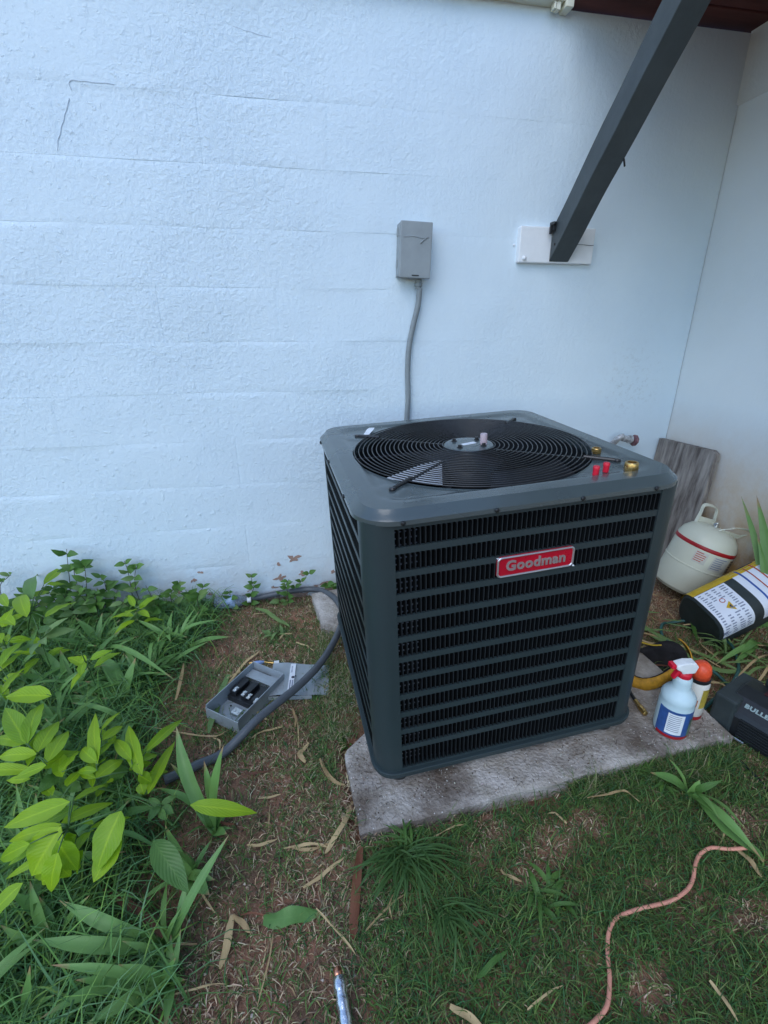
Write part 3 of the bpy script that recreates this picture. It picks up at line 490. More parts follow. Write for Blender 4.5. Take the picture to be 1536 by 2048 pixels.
# ------------------------------------------------------------------ concrete pad (tilted with the unit)
def slab():
    xs = np.linspace(-.43, .62, 90); ys = np.linspace(-.45, .60, 90); V = []; F = []
    for y in ys:
        xl = -.43+.085*min(1, max(0, (y+.22)/.06))*min(1, max(0, (.40-y)/.10))-.02*max(0, (y-.42)/.18)
        for x0_ in xs:
            x = .62-(.62-x0_)*(.62-xl)/1.05
            e = min(x-xl, .62-x, y+.45, .60-y); z = -.040 + noise.noise(Vector((x*5, y*5, 1)))*.002 + noise.noise(Vector((x*40, y*40, 1)))*.0014
            if e < .012: z -= (.012-e)*.35*(1+noise.noise(Vector((x*14, y*14, 5))))
            ex = noise.noise(Vector((x*9, y*9, 8)))*.004 if e < .001 else 0
            V.append((x+ex, y+ex, z))
    nx = len(xs)
    for j in range(len(ys)-1):
        for i in range(nx-1): F.append((j*nx+i, j*nx+i+1, (j+1)*nx+i+1, (j+1)*nx+i))
    ny = len(ys); rim = list(range(nx)) + [j*nx+nx-1 for j in range(1, ny)] + [(ny-1)*nx+i for i in range(nx-2, -1, -1)] + [j*nx for j in range(ny-2, 0, -1)]
    prev = rim
    for dz in (.02, .045, .075, .12):
        b0 = len(V); V += [(V[i][0]+noise.noise(Vector((V[i][0]*20, V[i][1]*20, dz*30)))*.004, V[i][1]+noise.noise(Vector((V[i][0]*20, V[i][1]*20, dz*40)))*.004, -.04-dz) for i in rim]
        cur = list(range(b0, b0+len(rim)))
        for k in range(len(rim)): k2 = (k+1) % len(rim); F.append((prev[k2], prev[k], cur[k], cur[k2]))
        prev = cur
    mb = MB(); mb.v = V; mb.f = F; return mb
m = M_pad; N = m.node_tree.nodes; L = m.node_tree.links      # pale edge, soil-dusted middle
tc = N.new('ShaderNodeTexCoord'); vo = N.new('ShaderNodeTexVoronoi'); vo.inputs['Scale'].default_value = 110; L.new(tc.outputs['Object'], vo.inputs[0])
mr_ = N.new('ShaderNodeMapRange'); mr_.inputs[1].default_value = .12; mr_.inputs[2].default_value = .2; mr_.inputs[3].default_value = .8; mr_.inputs[4].default_value = 0; L.new(vo.outputs['Distance'], mr_.inputs[0])
wn_ = N.new('ShaderNodeTexWhiteNoise'); L.new(vo.outputs['Position'], wn_.inputs[0]); mm = N.new('ShaderNodeMath'); mm.operation = 'GREATER_THAN'; L.new(wn_.outputs[0], mm.inputs[0]); mm.inputs[1].default_value = .62
mu = N.new('ShaderNodeMath'); mu.operation = 'MULTIPLY'; L.new(mr_.outputs[0], mu.inputs[0]); L.new(mm.outputs[0], mu.inputs[1])
src = N['Principled BSDF'].inputs['Base Color'].links[0].from_socket
n5 = N.new('ShaderNodeTexNoise'); n5.inputs['Scale'].default_value = 3.2; n5.inputs['Detail'].default_value = 7; n5.inputs['Roughness'].default_value = .65; L.new(tc.outputs['Object'], n5.inputs[0])
r5 = N.new('ShaderNodeMapRange'); r5.inputs[1].default_value = .42; r5.inputs[2].default_value = .60; L.new(n5.outputs[0], r5.inputs[0])
x5 = N.new('ShaderNodeMix'); x5.data_type = 'RGBA'; L.new(r5.outputs[0], x5.inputs[0]); L.new(src, x5.inputs[6]); x5.inputs[7].default_value = (.13, .098, .074, 1)
xm = N.new('ShaderNodeMix'); xm.data_type = 'RGBA'; L.new(mu.outputs[0], xm.inputs[0]); L.new(x5.outputs[2], xm.inputs[6]); xm.inputs[7].default_value = (.70, .67, .62, 1)
L.new(xm.outputs[2], N['Principled BSDF'].inputs['Base Color'])
o = slab().build('concrete_pad', M_pad, None, True, angle=50); o.matrix_world = PADM
tag(o, 'square weathered concrete slab under the grey air conditioner', 'concrete slab')
# ------------------------------------------------------------------ air conditioner
ac = thing('air_conditioner', 'large dark grey outdoor air conditioner with round top fan grille and red badge', 'air conditioner', matrix=PADM)
W2 = .3619
MB().prism(rrect(.735, .735, .055, 8), .0, .012).build('base_pan', M_ac, ac, bevel=.002)
MB().prism(rrect(.742, .742, .058, 8), .012, .020).build('base_lip', M_ac, ac, bevel=.002)
ft = MB().lathe([(.028, -.042), (.032, -.03), (.032, 0)], 14); fm = ft.mesh('foot', M_blackp, True)
for sx in (-1, 1):
    for sy in (-1, 1):
        o = bpy.data.objects.new('foot', fm); link(o, ac); o.location = (sx*.30, sy*.315, 0)
# corner posts
def post():
    r = .046; prof = [(.3003, -W2)]
    for k in range(9):
        a = radians(-90+90*k/8); prof.append((W2-r+r*cos(a), -W2+r+r*sin(a)))
    prof.append((W2, -.3003)); inn = [(.3003, -W2+.012)] + [(W2-r+(r-.003)*cos(radians(-90+90*k/8)), -W2+r+(r-.003)*sin(radians(-90+90*k/8))) for k in range(9)] + [(W2-.012, -.3003)]
    poly = prof + inn[::-1]; return MB().prism(poly, .020, .702)
pm = post().mesh('corner_post', M_ac, True)
for k in range(4):
    o = bpy.data.objects.new('corner_post', pm); link(o, ac); o.rotation_euler = (0, 0, k*pi/2)
    try: pm.set_sharp_from_angle(angle=radians(30))
    except Exception: pass
# louvered panels: bars (one object each) and stamped fins
P_, S_, SL = .0547, .0405, .0600; zt = .687
rows = [(zt-P_*k, zt-P_*k-S_) for k in range(11)]; rows.append((zt-P_*11, zt-P_*11-SL))
cp = .6006/55; FY = -.3598
def fins():
    mb = MB()
    for (a, b) in rows:
        for c in range(56):
            x = -.3003+cp*c
            if c < 55:
                # edge strip, flush with the sheet, its upper corner rounded into the slot on its left side
                w = .0022; x1 = x+cp
                mb.add([(x1-w, FY, b), (x1, FY, b), (x1, FY, a), (x1-w, FY, a)], [(0, 1, 2, 3)])
                r = .0055; cx, cz = x1-w-r, a-r
                arc = [(cx+r*cos(radians(t)), cz+r*sin(radians(t))) for t in (0, 22, 45, 68, 90)]
                mb.add([(x1-w, FY, a)] + [(px, FY, pz) for px, pz in arc], [tuple([0, i+2, i+1]) for i in range(4)])
                # vane bent inwards
                
    return mb
fin_me = fins().mesh('louver_fins', M_fin)
vn = MB()
for (a, b) in rows:
    for c in range(55):
        x1 = -.3003+cp*(c+1); vn.add([(x1-.0018, FY+.0004, b), (x1-.0018, FY+.0004, a-.001), (x1-.005, FY+.011, a-.003), (x1-.005, FY+.011, b)], [(0, 1, 2, 3)])
vane_me = vn.mesh('louver_vanes', M_vane)
bars = []
zz = .702; edges = []
prev = .702
for (a, b) in rows: edges.append((a, prev)); prev = b
edges.append((.020, prev))
bar_me = [MB().box((-.3003, FY-.0004, lo), (.3003, FY+.006, hi)).mesh('louver_bar', M_ac) for lo, hi in edges]
for k in range(4):
    p = bpy.data.objects.new('louver_panel', fin_me); link(p, ac); p.rotation_euler = (0, 0, k*pi/2)
    o = bpy.data.objects.new('louver_vanes', vane_me); link(o, p); o['kind'] = 'stuff'
    for me in bar_me:
        o = bpy.data.objects.new('louver_bar', me); link(o, p)
# condenser coil behind the louvers
mb = MB(); out = rrect(.676, .676, .05, 5); inn = rrect(.63, .63, .04, 5); n = len(out)
mb.add([(x, y, .02) for x, y in out]+[(x, y, .694) for x, y in out]+[(x, y, .02) for x, y in inn]+[(x, y, .694) for x, y in inn],
       [(i, (i+1) % n, n+(i+1) % n, n+i) for i in range(n)] + [(2*n+(i+1) % n, 2*n+i, 3*n+i, 3*n+(i+1) % n) for i in range(n)] + [(n+i, n+(i+1) % n, 3*n+(i+1) % n, 3*n+i) for i in range(n)])
mb.build('condenser_coil', M_coil, ac)
tb = MB()
for k in range(44):
    z = .035+.0148*k
    tb.tube([(-.325, -.3395, z), (-.245, -.3395, z)], .0016, 5, False); tb.tube([(-.3395, -.325, z), (-.3395, -.25, z)], .0016, 5, False)
for xx in (-.262, -.288): tb.tube([(xx, -.3385, .03), (xx, -.3385, .69)], .0015, 4, False)
o = tb.build('coil_tubes', M_tube, ac); o['kind'] = 'stuff'
# top cover: polar grid from the fan opening out to the rounded square edge
RG = .3126
def cover():
    mb = MB(); nt = 288; V = []; ZT = .7275
    def edge_r(a, w, r):
        # distance from centre to a rounded square outline along angle a
        dx, dy = cos(a), sin(a); lo, hi = .2, .6
        for _ in range(26):
            m_ = (lo+hi)/2; qx, qy = max(abs(m_*dx)-(w/2-r), 0), max(abs(m_*dy)-(w/2-r), 0)
            ins = (qx*qx+qy*qy)**.5 < r
            lo, hi = (m_, hi) if ins else (lo, m_)
        return lo
    rad = [0, .04, .1, .2, .3, .4, .5, .6, .7, .8, .88, .95, 1]
    rings = []
    angs = [2*pi*(i+.5)/nt for i in range(nt)]
    for a in angs:
        e0, e1, e2, e3 = edge_r(a, .704, .060), edge_r(a, .726, .078), edge_r(a, .744, .085), edge_r(a, .744, .085)
        col = [(RG-.003, ZT-.030), (RG-.003, ZT-.010), (RG-.001, ZT-.0055)]
        for t in rad:
            rr_ = RG + (e0-.004-RG)*t
            x, y = rr_*cos(a), rr_*sin(a)
            # raised border outside an inset rounded square
            b_ = edge_r(a, .612, .05); u = (rr_-b_)/.010; u = min(1, max(0, u*.5+.5)); u = u*u*(3-2*u)
            z = ZT-.006+.006*u
            # stamped dimples around the four arm ends
            for ax, ay in ((-.273, -.243), (.277, -.238), (.254, .235), (-.266, .218)):
                d = math.hypot(x-ax, y-ay)
                if d < .045: z += .0022*sin(min(1, d/.045)*pi)
            col.append((rr_, z))
        col += [(e0, ZT), (e1, ZT-.010), (e1+(e2-e1)*.6, ZT-.014), (e2, ZT-.018), (e3+.0005, ZT-.027), (e3+.0005, .7000), (e3-.003, .6995), (e3-.003, .705)]
        rings.append([(r_*cos(a), r_*sin(a), z) for r_, z in col])
    m_ = len(rings[0]); vs = [v for R in rings for v in R]; fs = []
    for i in range(nt):
        j = (i+1) % nt
        for k in range(m_-1): fs.append((i*m_+k, i*m_+k+1, j*m_+k+1, j*m_+k))
    return mb.add(vs, fs)
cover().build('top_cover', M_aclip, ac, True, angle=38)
# opening shroud
mb = MB(); n = 64
for (r0, z0), (r1, z1) in (((RG-.004, .698), (RG-.004, .60)), ((RG-.004, .60), (RG+.005, .57))):
    mb.add([(r0*cos(2*pi*i/n), r0*sin(2*pi*i/n), z0) for i in range(n)]+[(r1*cos(2*pi*i/n), r1*sin(2*pi*i/n), z1) for i in range(n)], [(i, n+i, n+(i+1) % n, (i+1) % n) for i in range(n)])
mb.build('fan_shroud', M_blackp, ac, True)
# grille
NR = 21
for k in range(NR):
    R = .070+(.3085-.070)*k/(NR-1); z = .7265-.0000*k + .004*(1-(R/RG)**2); nseg = 72
    mb = MB(); vs = []
    for i in range(nseg):
        a = 2*pi*i/nseg
        for j in range(6):
            b = 2*pi*j/6; rr_ = R+.0015*cos(b); vs.append((rr_*cos(a), rr_*sin(a), z+.0015*sin(b)))
    mb.add(vs, [(i*6+j, ((i+1) % nseg)*6+j, ((i+1) % nseg)*6+(j+1) % 6, i*6+(j+1) % 6) for i in range(nseg) for j in range(6)])
    mb.build('grille_ring', M_black, ac, True)
ends = [(-.273, -.243), (.277, -.238), (.254, .235), (-.266, .218)]
for (x, y) in ends:
    d = Vector((x, y, 0)).normalized(); s = Vector((-d.y, d.x, 0)); Lr = math.hypot(x, y)
    M = Matrix.Identity(4); M.col[0][:3] = d; M.col[1][:3] = s
    a = MB().box((.06, -.0035, .7215), (Lr, .0035, .7245), M).tube([d*(Lr-.075)+Vector((0, 0, .7275)), d*(Lr-.006)+Vector((0, 0, .7262))], .0046, 8).lathe([(.0075, .7225), (.0078, .727), (.006, .7295), (.0001, .7302)], 12, Matrix.Translation((x, y, 0)))
    a.build('grille_arm', M_black, ac)
for ang in (180, ):
    a = radians(ang); MB().tube([(.06*cos(a), .06*sin(a), .7225), (RG*cos(a), RG*sin(a), .7225)], .002, 6).lathe([(.006, .722), (.006, .727), (.0001, .728)], 8, Matrix.Translation((RG*cos(a), RG*sin(a), 0))).build('grille_rod', M_black, ac)
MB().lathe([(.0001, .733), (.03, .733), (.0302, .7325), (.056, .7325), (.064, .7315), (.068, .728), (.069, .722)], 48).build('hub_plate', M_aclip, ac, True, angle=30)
for k in range(4):
    a = radians(38+90*k); bx_, by_ = .045*cos(a), .045*sin(a)
    MB().lathe([(.0085, .731), (.0085, .7345), (.0055, .735), (.0055, .740), (.0001, .741)], 6, Matrix.Translation((bx_, by_, 0))).build('bolt', M_black, ac)
MB().box((-.022, -.010, .7332), (.020, .006, .7337), Matrix.Rotation(.25, 4, 'Z')).build('hub_sticker', M_white, ac)
# adhesive strip near the rear left corner, white wedge for a blade's sky sheen, fan, motor
o = MB().add([(-.245, .235, .7225), (-.228, .228, .7238), (-.205, .262, .731), (-.198, .288, .7285), (-.214, .292, .7287), (-.226, .268, .7305)], [(0, 1, 2, 5), (5, 2, 3, 4)]).build('adhesive_strip', M_white, ac)
M_blade = mat('fan_blade_metal', (.05, .052, .06), .4, .6)
for k in range(3):
    mb = MB(); V = []; nr, na = 8, 8; a0 = 2*pi*k/3+radians(190)
    for i in range(nr+1):
        R = .05+.245*i/nr
        for j in range(na+1):
            a = a0+radians(62+20*(i/nr))*(j/na-.5)+.25*(i/nr); z = .625+.055*(j/na-.5)*(1-.2*i/nr)
            V.append((R*cos(a), R*sin(a), z))
    mb.add(V, [(i*(na+1)+j, (i+1)*(na+1)+j, (i+1)*(na+1)+j+1, i*(na+1)+j+1) for i in range(nr) for j in range(na)])
    o = mb.build('fan_blade', M_blade, ac, True)
MB().lathe([(.055, .50), (.07, .52), (.07, .655), (.06, .67), (.0001, .675)], 24).build('fan_motor', M_blackp, ac, True, angle=40)
MB().add([(-.243, -.030, .672), (-.118, -.125, .672), (-.050, .070, .672), (-.12, .05, .671)], [(0, 1, 2, 3)]).build('blade_sheen_wedge', M_white, ac)  # sky reflection on a fan blade, painted as a flat white wedge
MB().prism(rrect(.60, .60, .05), .03, .035).build('inner_floor', M_blackp, ac)
# screws around the cover
def screw(M): 
    return MB().lathe([(.0050, 0), (.0050, .0028), (.0035, .0038), (.0001, .0040)], 8, M).build('screw', M_blackp, ac, True)
for x in (-.285, -.093, .098, .273):
    screw(Matrix.Translation((x, -.3722, .7055)) @ Matrix.Rotation(pi/2, 4, 'X'))
for y in (.26, .06, -.20): screw(Matrix.Translation((-.3722, y, .7055)) @ Matrix.Rotation(-pi/2, 4, 'Y'))
# badge
bm = PADM.copy()
b = MB().prism(rrect(.182, .050, .010, 6), 0, .004, frame((.0105, -.3600, .5655), (1, 0, .004), (0, -1, 0))).build('badge', M_red, ac, bevel=.0008)
Mb = frame((.0105, -.3642, .5655), (1, 0, .004), (0, -1, 0))
o_, i_ = rrect(.182, .050, .010, 6), rrect(.173, .041, .007, 6); n = len(o_)
mb = MB(); vs = [(x, y, 0) for x, y in o_]+[(x, y, 0) for x, y in i_]+[(x, y, .0022) for x, y in rrect(.180, .048, .009, 6)]+[(x, y, .0022) for x, y in rrect(.175, .043, .008, 6)]
mb.add([Mb @ Vector(v) for v in vs], [(i, (i+1) % n, 2*n+(i+1) % n, 2*n+i) for i in range(n)]+[(2*n+i, 2*n+(i+1) % n, 3*n+(i+1) % n, 3*n+i) for i in range(n)]+[(3*n+i, 3*n+(i+1) % n, n+(i+1) % n, n+i) for i in range(n)])
mb.build('badge_rim', M_chrome, b, True)
MB().add([Mb @ Vector(v) for v in ((-.091, .022, .001), (-.086, .0255, .001), (-.095, .0262, .0015))], [(0, 1, 2)]).add([Mb @ Vector(v) for v in ((.088, -.025, .001), (.095, -.0262, .0015), (.0905, -.020, .001))], [(0, 1, 2)]).build('film_corner', M_white, b)
t = text_obj('badge_lettering', 'Goodman', .0335, frame((.0105, -.3643, .5662), (1, 0, .004), (0, -1, 0)), M_chrome, b, .0012, .0011, space=1.06)
# loose parts lying on top of the unit
def onac(x, y, z=.7222): return PADM @ Vector((x, y, z))
R3 = PADM.to_3x3().to_4x4()
def place(name, mb, m_, x, y, label, cat, z=.7222, smooth=True, group=None):
    o = mb.build(name, m_, None, smooth, angle=35); Mx = R3.copy(); Mx.translation = onac(x, y, z); o.matrix_world = Mx; return tag(o, label, cat, group)
def nut(r, h, n=6):
    return MB().add([], []).lathe([(r*.55, h*.45), (r*.6, h*1.0), (r*.98, h*1.0), (r, h*.93), (r, .001), (r*.95, 0)], n*4)
def hexnut(r, h):
    mb = MB().lathe([(r*.62, h*.35), (r*.64, h), (r*.92, h), (r*1.0, h*.9), (r*1.0, h*.45)], 24).lathe([(r*1.08, 0), (r*1.1, h*.05), (r*1.1, h*.5), (r*.98, h*.58)], 6); return mb
place('brass_nut', hexnut(.0115, .013), M_brass, .275, -.160, 'smaller brass nut on the unit beside the fan grille', 'brass nut', .7225, group='brass nuts on the unit')
place('brass_nut', hexnut(.0145, .020), M_brass, .264, -.300, 'larger brass nut near the front right corner of the unit top', 'brass nut', .7225, group='brass nuts on the unit')
def cap(): return MB().lathe([(.0066, 0), (.0066, .014), (.0072, .0145), (.0072, .020), (.0062, .0215), (.0001, .022)], 16)
place('valve_cap', cap(), M_redp, .175, -.300, 'left red valve cap standing on the unit top', 'valve cap', group='red valve caps')
place('valve_cap', cap(), M_redp, .209, -.288, 'right red valve cap nearer the large brass nut', 'valve cap', group='red valve caps')
place('plastic_tube', MB().lathe([(.0095, 0), (.0095, .026), (.0085, .028), (.0001, .028)], 18), M_pinkc, .034, -.020, 'short cloudy pink plastic tube standing on the fan hub', 'plastic tube', .7338)

# ------------------------------------------------------------------ refrigerant cylinder
tk = thing('refrigerant_cylinder', 'pale grey green gas cylinder with dark red band leaning by the side wall', 'gas cylinder', matrix=frame((1.035, -.42, .135), (1, .0, -.30), (.30, -.06, 1)) @ Matrix.Scale(.94, 4))
prof = [(.060, 0), (.100, .004), (.113, .018), (.116, .04), (.116, .125), (.1178, .127), (.1178, .131), (.116, .133), (.116, .215), (.114, .235), (.105, .262), (.085, .285), (.055, .298), (.02, .303), (.0001, .303)]
MB().lathe(prof, 48).build('tank_shell', M_tank, tk, True, angle=32)
MB().lathe([(.1165, .213), (.1172, .214), (.1162, .236-.008), (.1152, .229)], 48).build('red_band', M_band, tk, True)
def wraplabel(a0, a1, z0, z1, m_, name, R=.1168, rows_=0, mi=None, parent=tk):
    n = 14; mb = MB(); vs = []
    for i in range(n+1):
        a = a0+(a1-a0)*i/n; vs += [(R*cos(a), R*sin(a), z0), (R*cos(a), R*sin(a), z1)]
    mb.add(vs, [(2*i, 2*i+2, 2*i+3, 2*i+1) for i in range(n)]); o = mb.build(name, m_, parent, True)
    if rows_:
        t = MB(); rr_ = random.Random(int(a0*100))
        for k in range(rows_):
            z = z1-(z1-z0)*(k+.7)/(rows_+.6); b0 = a0+(a1-a0)*.08; b1 = a0+(a1-a0)*rr_.uniform(.6, .93); h = (z1-z0)/(rows_+.6)*.38; R2 = R+.0006
            vs = []; 
            for i in range(9): a = b0+(b1-b0)*i/8; vs += [(R2*cos(a), R2*sin(a), z), (R2*cos(a), R2*sin(a), z+h)]
            t.add(vs, [(2*i, 2*i+2, 2*i+3, 2*i+1) for i in range(8)])
        t.build('print_lines', mi, o, True)
    return o
wraplabel(radians(212), radians(236), .155, .205, M_label, 'small_label', rows_=5, mi=M_inkr)
wraplabel(radians(246), radians(282), .145, .205, M_label, 'text_label', rows_=6, mi=M_inkg)
wraplabel(radians(286), radians(318), .140, .205, mat('tan_label', (.42, .32, .20), .5), 'warning_label', rows_=5, mi=M_ink)
def handle(P0, u, out, rise):
    # a stamped strap: base plate on the dome and an open loop rising from it
    P0, u, out = Vector(P0), Vector(u).normalized(), Vector(out)
    q = [P0-u*.046, P0-u*.040+out*.35+Vector((0, 0, rise*.45)), P0-u*.030+out*.9+Vector((0, 0, rise*.95)), P0+u*.030+out*.9+Vector((0, 0, rise*.95)), P0+u*.040+out*.35+Vector((0, 0, rise*.45)), P0+u*.046]
    pts = [q[0]] + spline(q[1:5], 6) + [q[5]]; sd_ = (out.normalized()*.6+Vector((0, 0, .25))).normalized()*.008
    n = len(pts); mb = MB().add([p-sd_ for p in pts]+[p+sd_ for p in pts], [(i, i+1, n+i+1, n+i) for i in range(n-1)])
    a, b, c, d = q[0], q[5], P0+u*.040+out*.30+Vector((0, 0, rise*.36)), P0-u*.040+out*.30+Vector((0, 0, rise*.36))
    mb.add([a, b, c, d], [(0, 1, 2, 3)])
    o = mb.build('handle', M_tank, tk, False); s_ = o.modifiers.new('s', 'SOLIDIFY'); s_.thickness = .0035
handle((-.005, .048, .288), (1, -.1, 0), (0, .018, 0), .085); handle((.018, -.040, .288), (1, -.3, 0), (.045, -.045, 0), .050)
MB().lathe([(.010, .298), (.010, .312), (.006, .314), (.006, .322), (.0001, .323)], 12).tube([(0, 0, .312), (-.02, -.008, .314)], .005, 8).build('valve', M_steel, tk, True, angle=40)

# ------------------------------------------------------------------ dark drum with labels
jg = thing('plastic_container', 'dark grey squarish container lying on its side with white labels and a yellow stripe', 'container')
ax0 = Vector((.893, -.672, .150)); axd = Vector((.90, .04, .34)).normalized()
Mj = frame(ax0, axd, (0, 0, 1))      # local X along the drum
RJ = .098
def cyl(u0, u1, a0, a1, R, n=20, m_=6):
    vs = []; 
    for j in range(m_+1):
        for i in range(n+1):
            a = a0+(a1-a0)*i/n; vs.append(Mj @ Vector((u0+(u1-u0)*j/m_, R*cos(a), R*sin(a)*.92)))
    return MB().add(vs, [(j*(n+1)+i, j*(n+1)+i+1, (j+1)*(n+1)+i+1, (j+1)*(n+1)+i) for j in range(m_) for i in range(n)])
RL = RJ*1.012
def sq(a):
    b = a-radians(20); return (abs(cos(b))**3.4+abs(sin(b))**3.4)**(-1/3.4)*.93
mb = MB(); n = 48; secs = [(.004, .0), (.004, .6), (.0, .90), (.006, .98), (.018, 1.0), (.15, 1.0), (.40, 1.0), (.42, .95), (.43, .0)]
mb.add([Mj @ Vector((u, RJ*q*sq(2*pi*i/n)*cos(2*pi*i/n), RJ*q*sq(2*pi*i/n)*sin(2*pi*i/n))) for u, q in secs for i in range(n)], [(j*n+i, j*n+(i+1) % n, (j+1)*n+(i+1) % n, (j+1)*n+i) for j in range(len(secs)-1) for i in range(n)])
mb.build('drum_shell', M_jug, jg, True, angle=40)
def jl(u0, u1, a0, a1, name, m_, R=RL, parent=jg):
    vs = []; n = 18
    for j in range(2):
        for i in range(n+1):
            a = radians(a0+(a1-a0)*i/n); RR = R*sq(a)
            vs.append(Mj @ Vector(((u0, u1)[j], RR*cos(a), RR*sin(a))))
    return MB().add(vs, [(i, i+1, n+2+i, n+1+i) for i in range(n)]).build(name, m_, parent, True)
# angle 90 = top, 180 = towards the camera side
lab = jl(.006, .130, 80, 186, 'white_label', M_lab2)
rr0 = random.Random(4); pr = MB()
for k in range(19):
    a = 84+5.2*k; 
    for q in range(4):
        u0 = .014+.028*q+rr0.uniform(0, .004); u1 = u0+rr0.uniform(.010, .022)
        if 108 < a < 140 and .05 < u1 < .095: continue
        vs = []
        for u in (u0, u1):
            for aa in (a, a+1.1, a+2.2): vs.append(Mj @ Vector((u, (RL+.0008)*sq(radians(aa))*cos(radians(aa)), (RL+.0008)*sq(radians(aa))*sin(radians(aa)))))
        pr.add(vs, [(0, 1, 4, 3), (1, 2, 5, 4)])
pr.build('print_lines', M_inkg, lab)
def jpt(u, a, R=RL+.0010): R = R*sq(radians(a)); return Mj @ Vector((u, R*cos(radians(a)), R*sin(radians(a))))
MB().add([jpt(.06, 128), jpt(.086, 118), jpt(.086, 139)], [(0, 1, 2)]).build('warning_triangle', M_yel, lab)
MB().add([jpt(.070+.010*cos(2*pi*k/14), 112+5.5*sin(2*pi*k/14)) for k in range(14)], [tuple(range(14))]).build('hazard_symbol', M_inkr, lab)
MB().add([jpt(.070+.007*cos(2*pi*k/14), 112+3.8*sin(2*pi*k/14), RL+.0014) for k in range(14)], [tuple(range(14))]).build('hazard_symbol_centre', M_lab2, lab)
MB().add([jpt(.071, 128, RL+.0014), jpt(.081, 125, RL+.0014), jpt(.081, 133, RL+.0014)], [(0, 1, 2)]).build('flame_mark', M_ink, lab)
MB().add([jpt(.004, 168), jpt(.022, 168), jpt(.022, 175), jpt(.004, 175)], [(0, 1, 2, 3)]).build('dark_print_block', M_inkg, lab)
lab = jl(.168, .36, 58, 186, 'white_label', M_lab2)
jl(.196, .203, 66, 165, 'blue_line', M_inkb, RL+.0008, lab)
jl(.226, .231, 70, 160, 'red_line', M_inkr, RL+.0008, lab); jl(.256, .262, 66, 150, 'red_line', M_inkr, RL+.0008, lab)
jl(.215, .285, 58, 64, 'dark_print_block', M_ink, RL+.0008, lab)
jl(.205, .335, 168, 172, 'grey_print_line', M_inkg, RL+.0008, lab)
jl(.004, .34, 36, 79, 'yellow_stripe', M_yel)

# ------------------------------------------------------------------ spray bottle and can
def stand(px, py): return PADM @ Vector((px, py, -.040))
sb = thing('spray_bottle', 'milky blue trigger spray bottle with red and white nozzle on the slab', 'spray bottle', matrix=PADM @ Matrix.Translation((.470, -.385, -.040)) @ Matrix.Rotation(radians(20), 4, 'Z'))
MB().lathe([(.034, 0), (.041, .004), (.043, .012), (.043, .105), (.041, .112), (.0425, .118), (.042, .128), (.036, .140), (.026, .150), (.0225, .160), (.0225, .178), (.0215, .186), (.016, .194), (.014, .2)], 36).build('bottle_body', M_bottle, sb, True)
def slabel(a0, a1, z0, z1, m_, name, R, parent): 
    n = 14; vs = []
    for i in range(n+1): a = radians(a0+(a1-a0)*i/n); vs += [(R*cos(a), R*sin(a), z0), (R*cos(a), R*sin(a), z1)]
    return MB().add(vs, [(2*i, 2*i+2, 2*i+3, 2*i+1) for i in range(n)]).build(name, m_, parent, True)
l1 = slabel(150, 350, .012, .100, M_blue, 'blue_label', .0436, sb)
slabel(185, 238, .022, .092, M_white, 'white_text_panel', .0441, l1)
t = MB()
for k in range(9):
    z = .085-.0066*k
    vs = []
    for i in range(6): a = radians(190+(228-190)*i/5); vs += [(.0444*cos(a), .0444*sin(a), z), (.0444*cos(a), .0444*sin(a), z+.0022)]
    t.add(vs, [(2*i, 2*i+2, 2*i+3, 2*i+1) for i in range(5)])
t.build('print_lines', M_inkg, l1)
slabel(155, 300, .006, .016, M_band, 'red_stripe', .0439, l1)
slabel(262, 330, .014, .075, mat('green_picture_print', (.10, .16, .10), .4, 0, .6, 60), 'picture_panel', .0440, l1)
MB().lathe([(.0165, .190), (.0175, .192), (.0175, .204), (.015, .207)], 24).build('collar', M_redp, sb, True, angle=40)
hd = MB(); M = Matrix.Rotation(radians(150), 4, 'Z')
poly = [(-.020, .207), (.014, .207), (.016, .214), (.032, .224), (.034, .236), (.010, .243), (-.016, .241), (-.026, .228)]
o = MB().prism([(x, z) for x, z in poly], -.012, .012, M @ Matrix.Rotation(pi/2, 4, 'X')).build('spray_head', M_whitep, sb, bevel=.003)
MB().prism([(.012, .213), (.024, .214), (.034, .190), (.030, .188), (.020, .200)], -.007, .007, M @ Matrix.Rotation(pi/2, 4, 'X')).build('trigger', M_redp, sb, bevel=.002)
MB().prism([(.034, .224), (.046, .226), (.046, .238), (.034, .238)], -.010, .010, M @ Matrix.Rotation(pi/2, 4, 'X')).build('nozzle', M_redp, sb, bevel=.002)
ca = thing('leak_spray_can', 'cream and gold can with bright orange cap behind the spray bottle', 'can', matrix=PADM @ Matrix.Translation((.566, -.352, -.040)) @ Matrix.Rotation(radians(-8), 4, 'Z'))
MB().lathe([(.028, 0), (.030, .003), (.030, .118), (.027, .128)], 30).build('can_body', M_canw, ca, True, angle=40)
slabel(180, 350, .002, .014, M_band, 'red_base_stripe', .0304, ca)
slabel(262, 318, .045, .112, M_gold, 'gold_panel', .0305, ca)
slabel(226, 250, .050, .075, mat('brick_red_print', (.35, .08, .03), .5), 'red_print', .0306, ca)
MB().lathe([(.0275, .128), (.0285, .130), (.0285, .138), (.026, .139)], 30).build('shoulder_ring', M_blackp, ca, True, angle=40)
MB().lathe([(.0255, .139), (.0255, .160), (.022, .175), (.014, .184), (.0001, .186)], 24).build('cap', M_orange, ca, True)

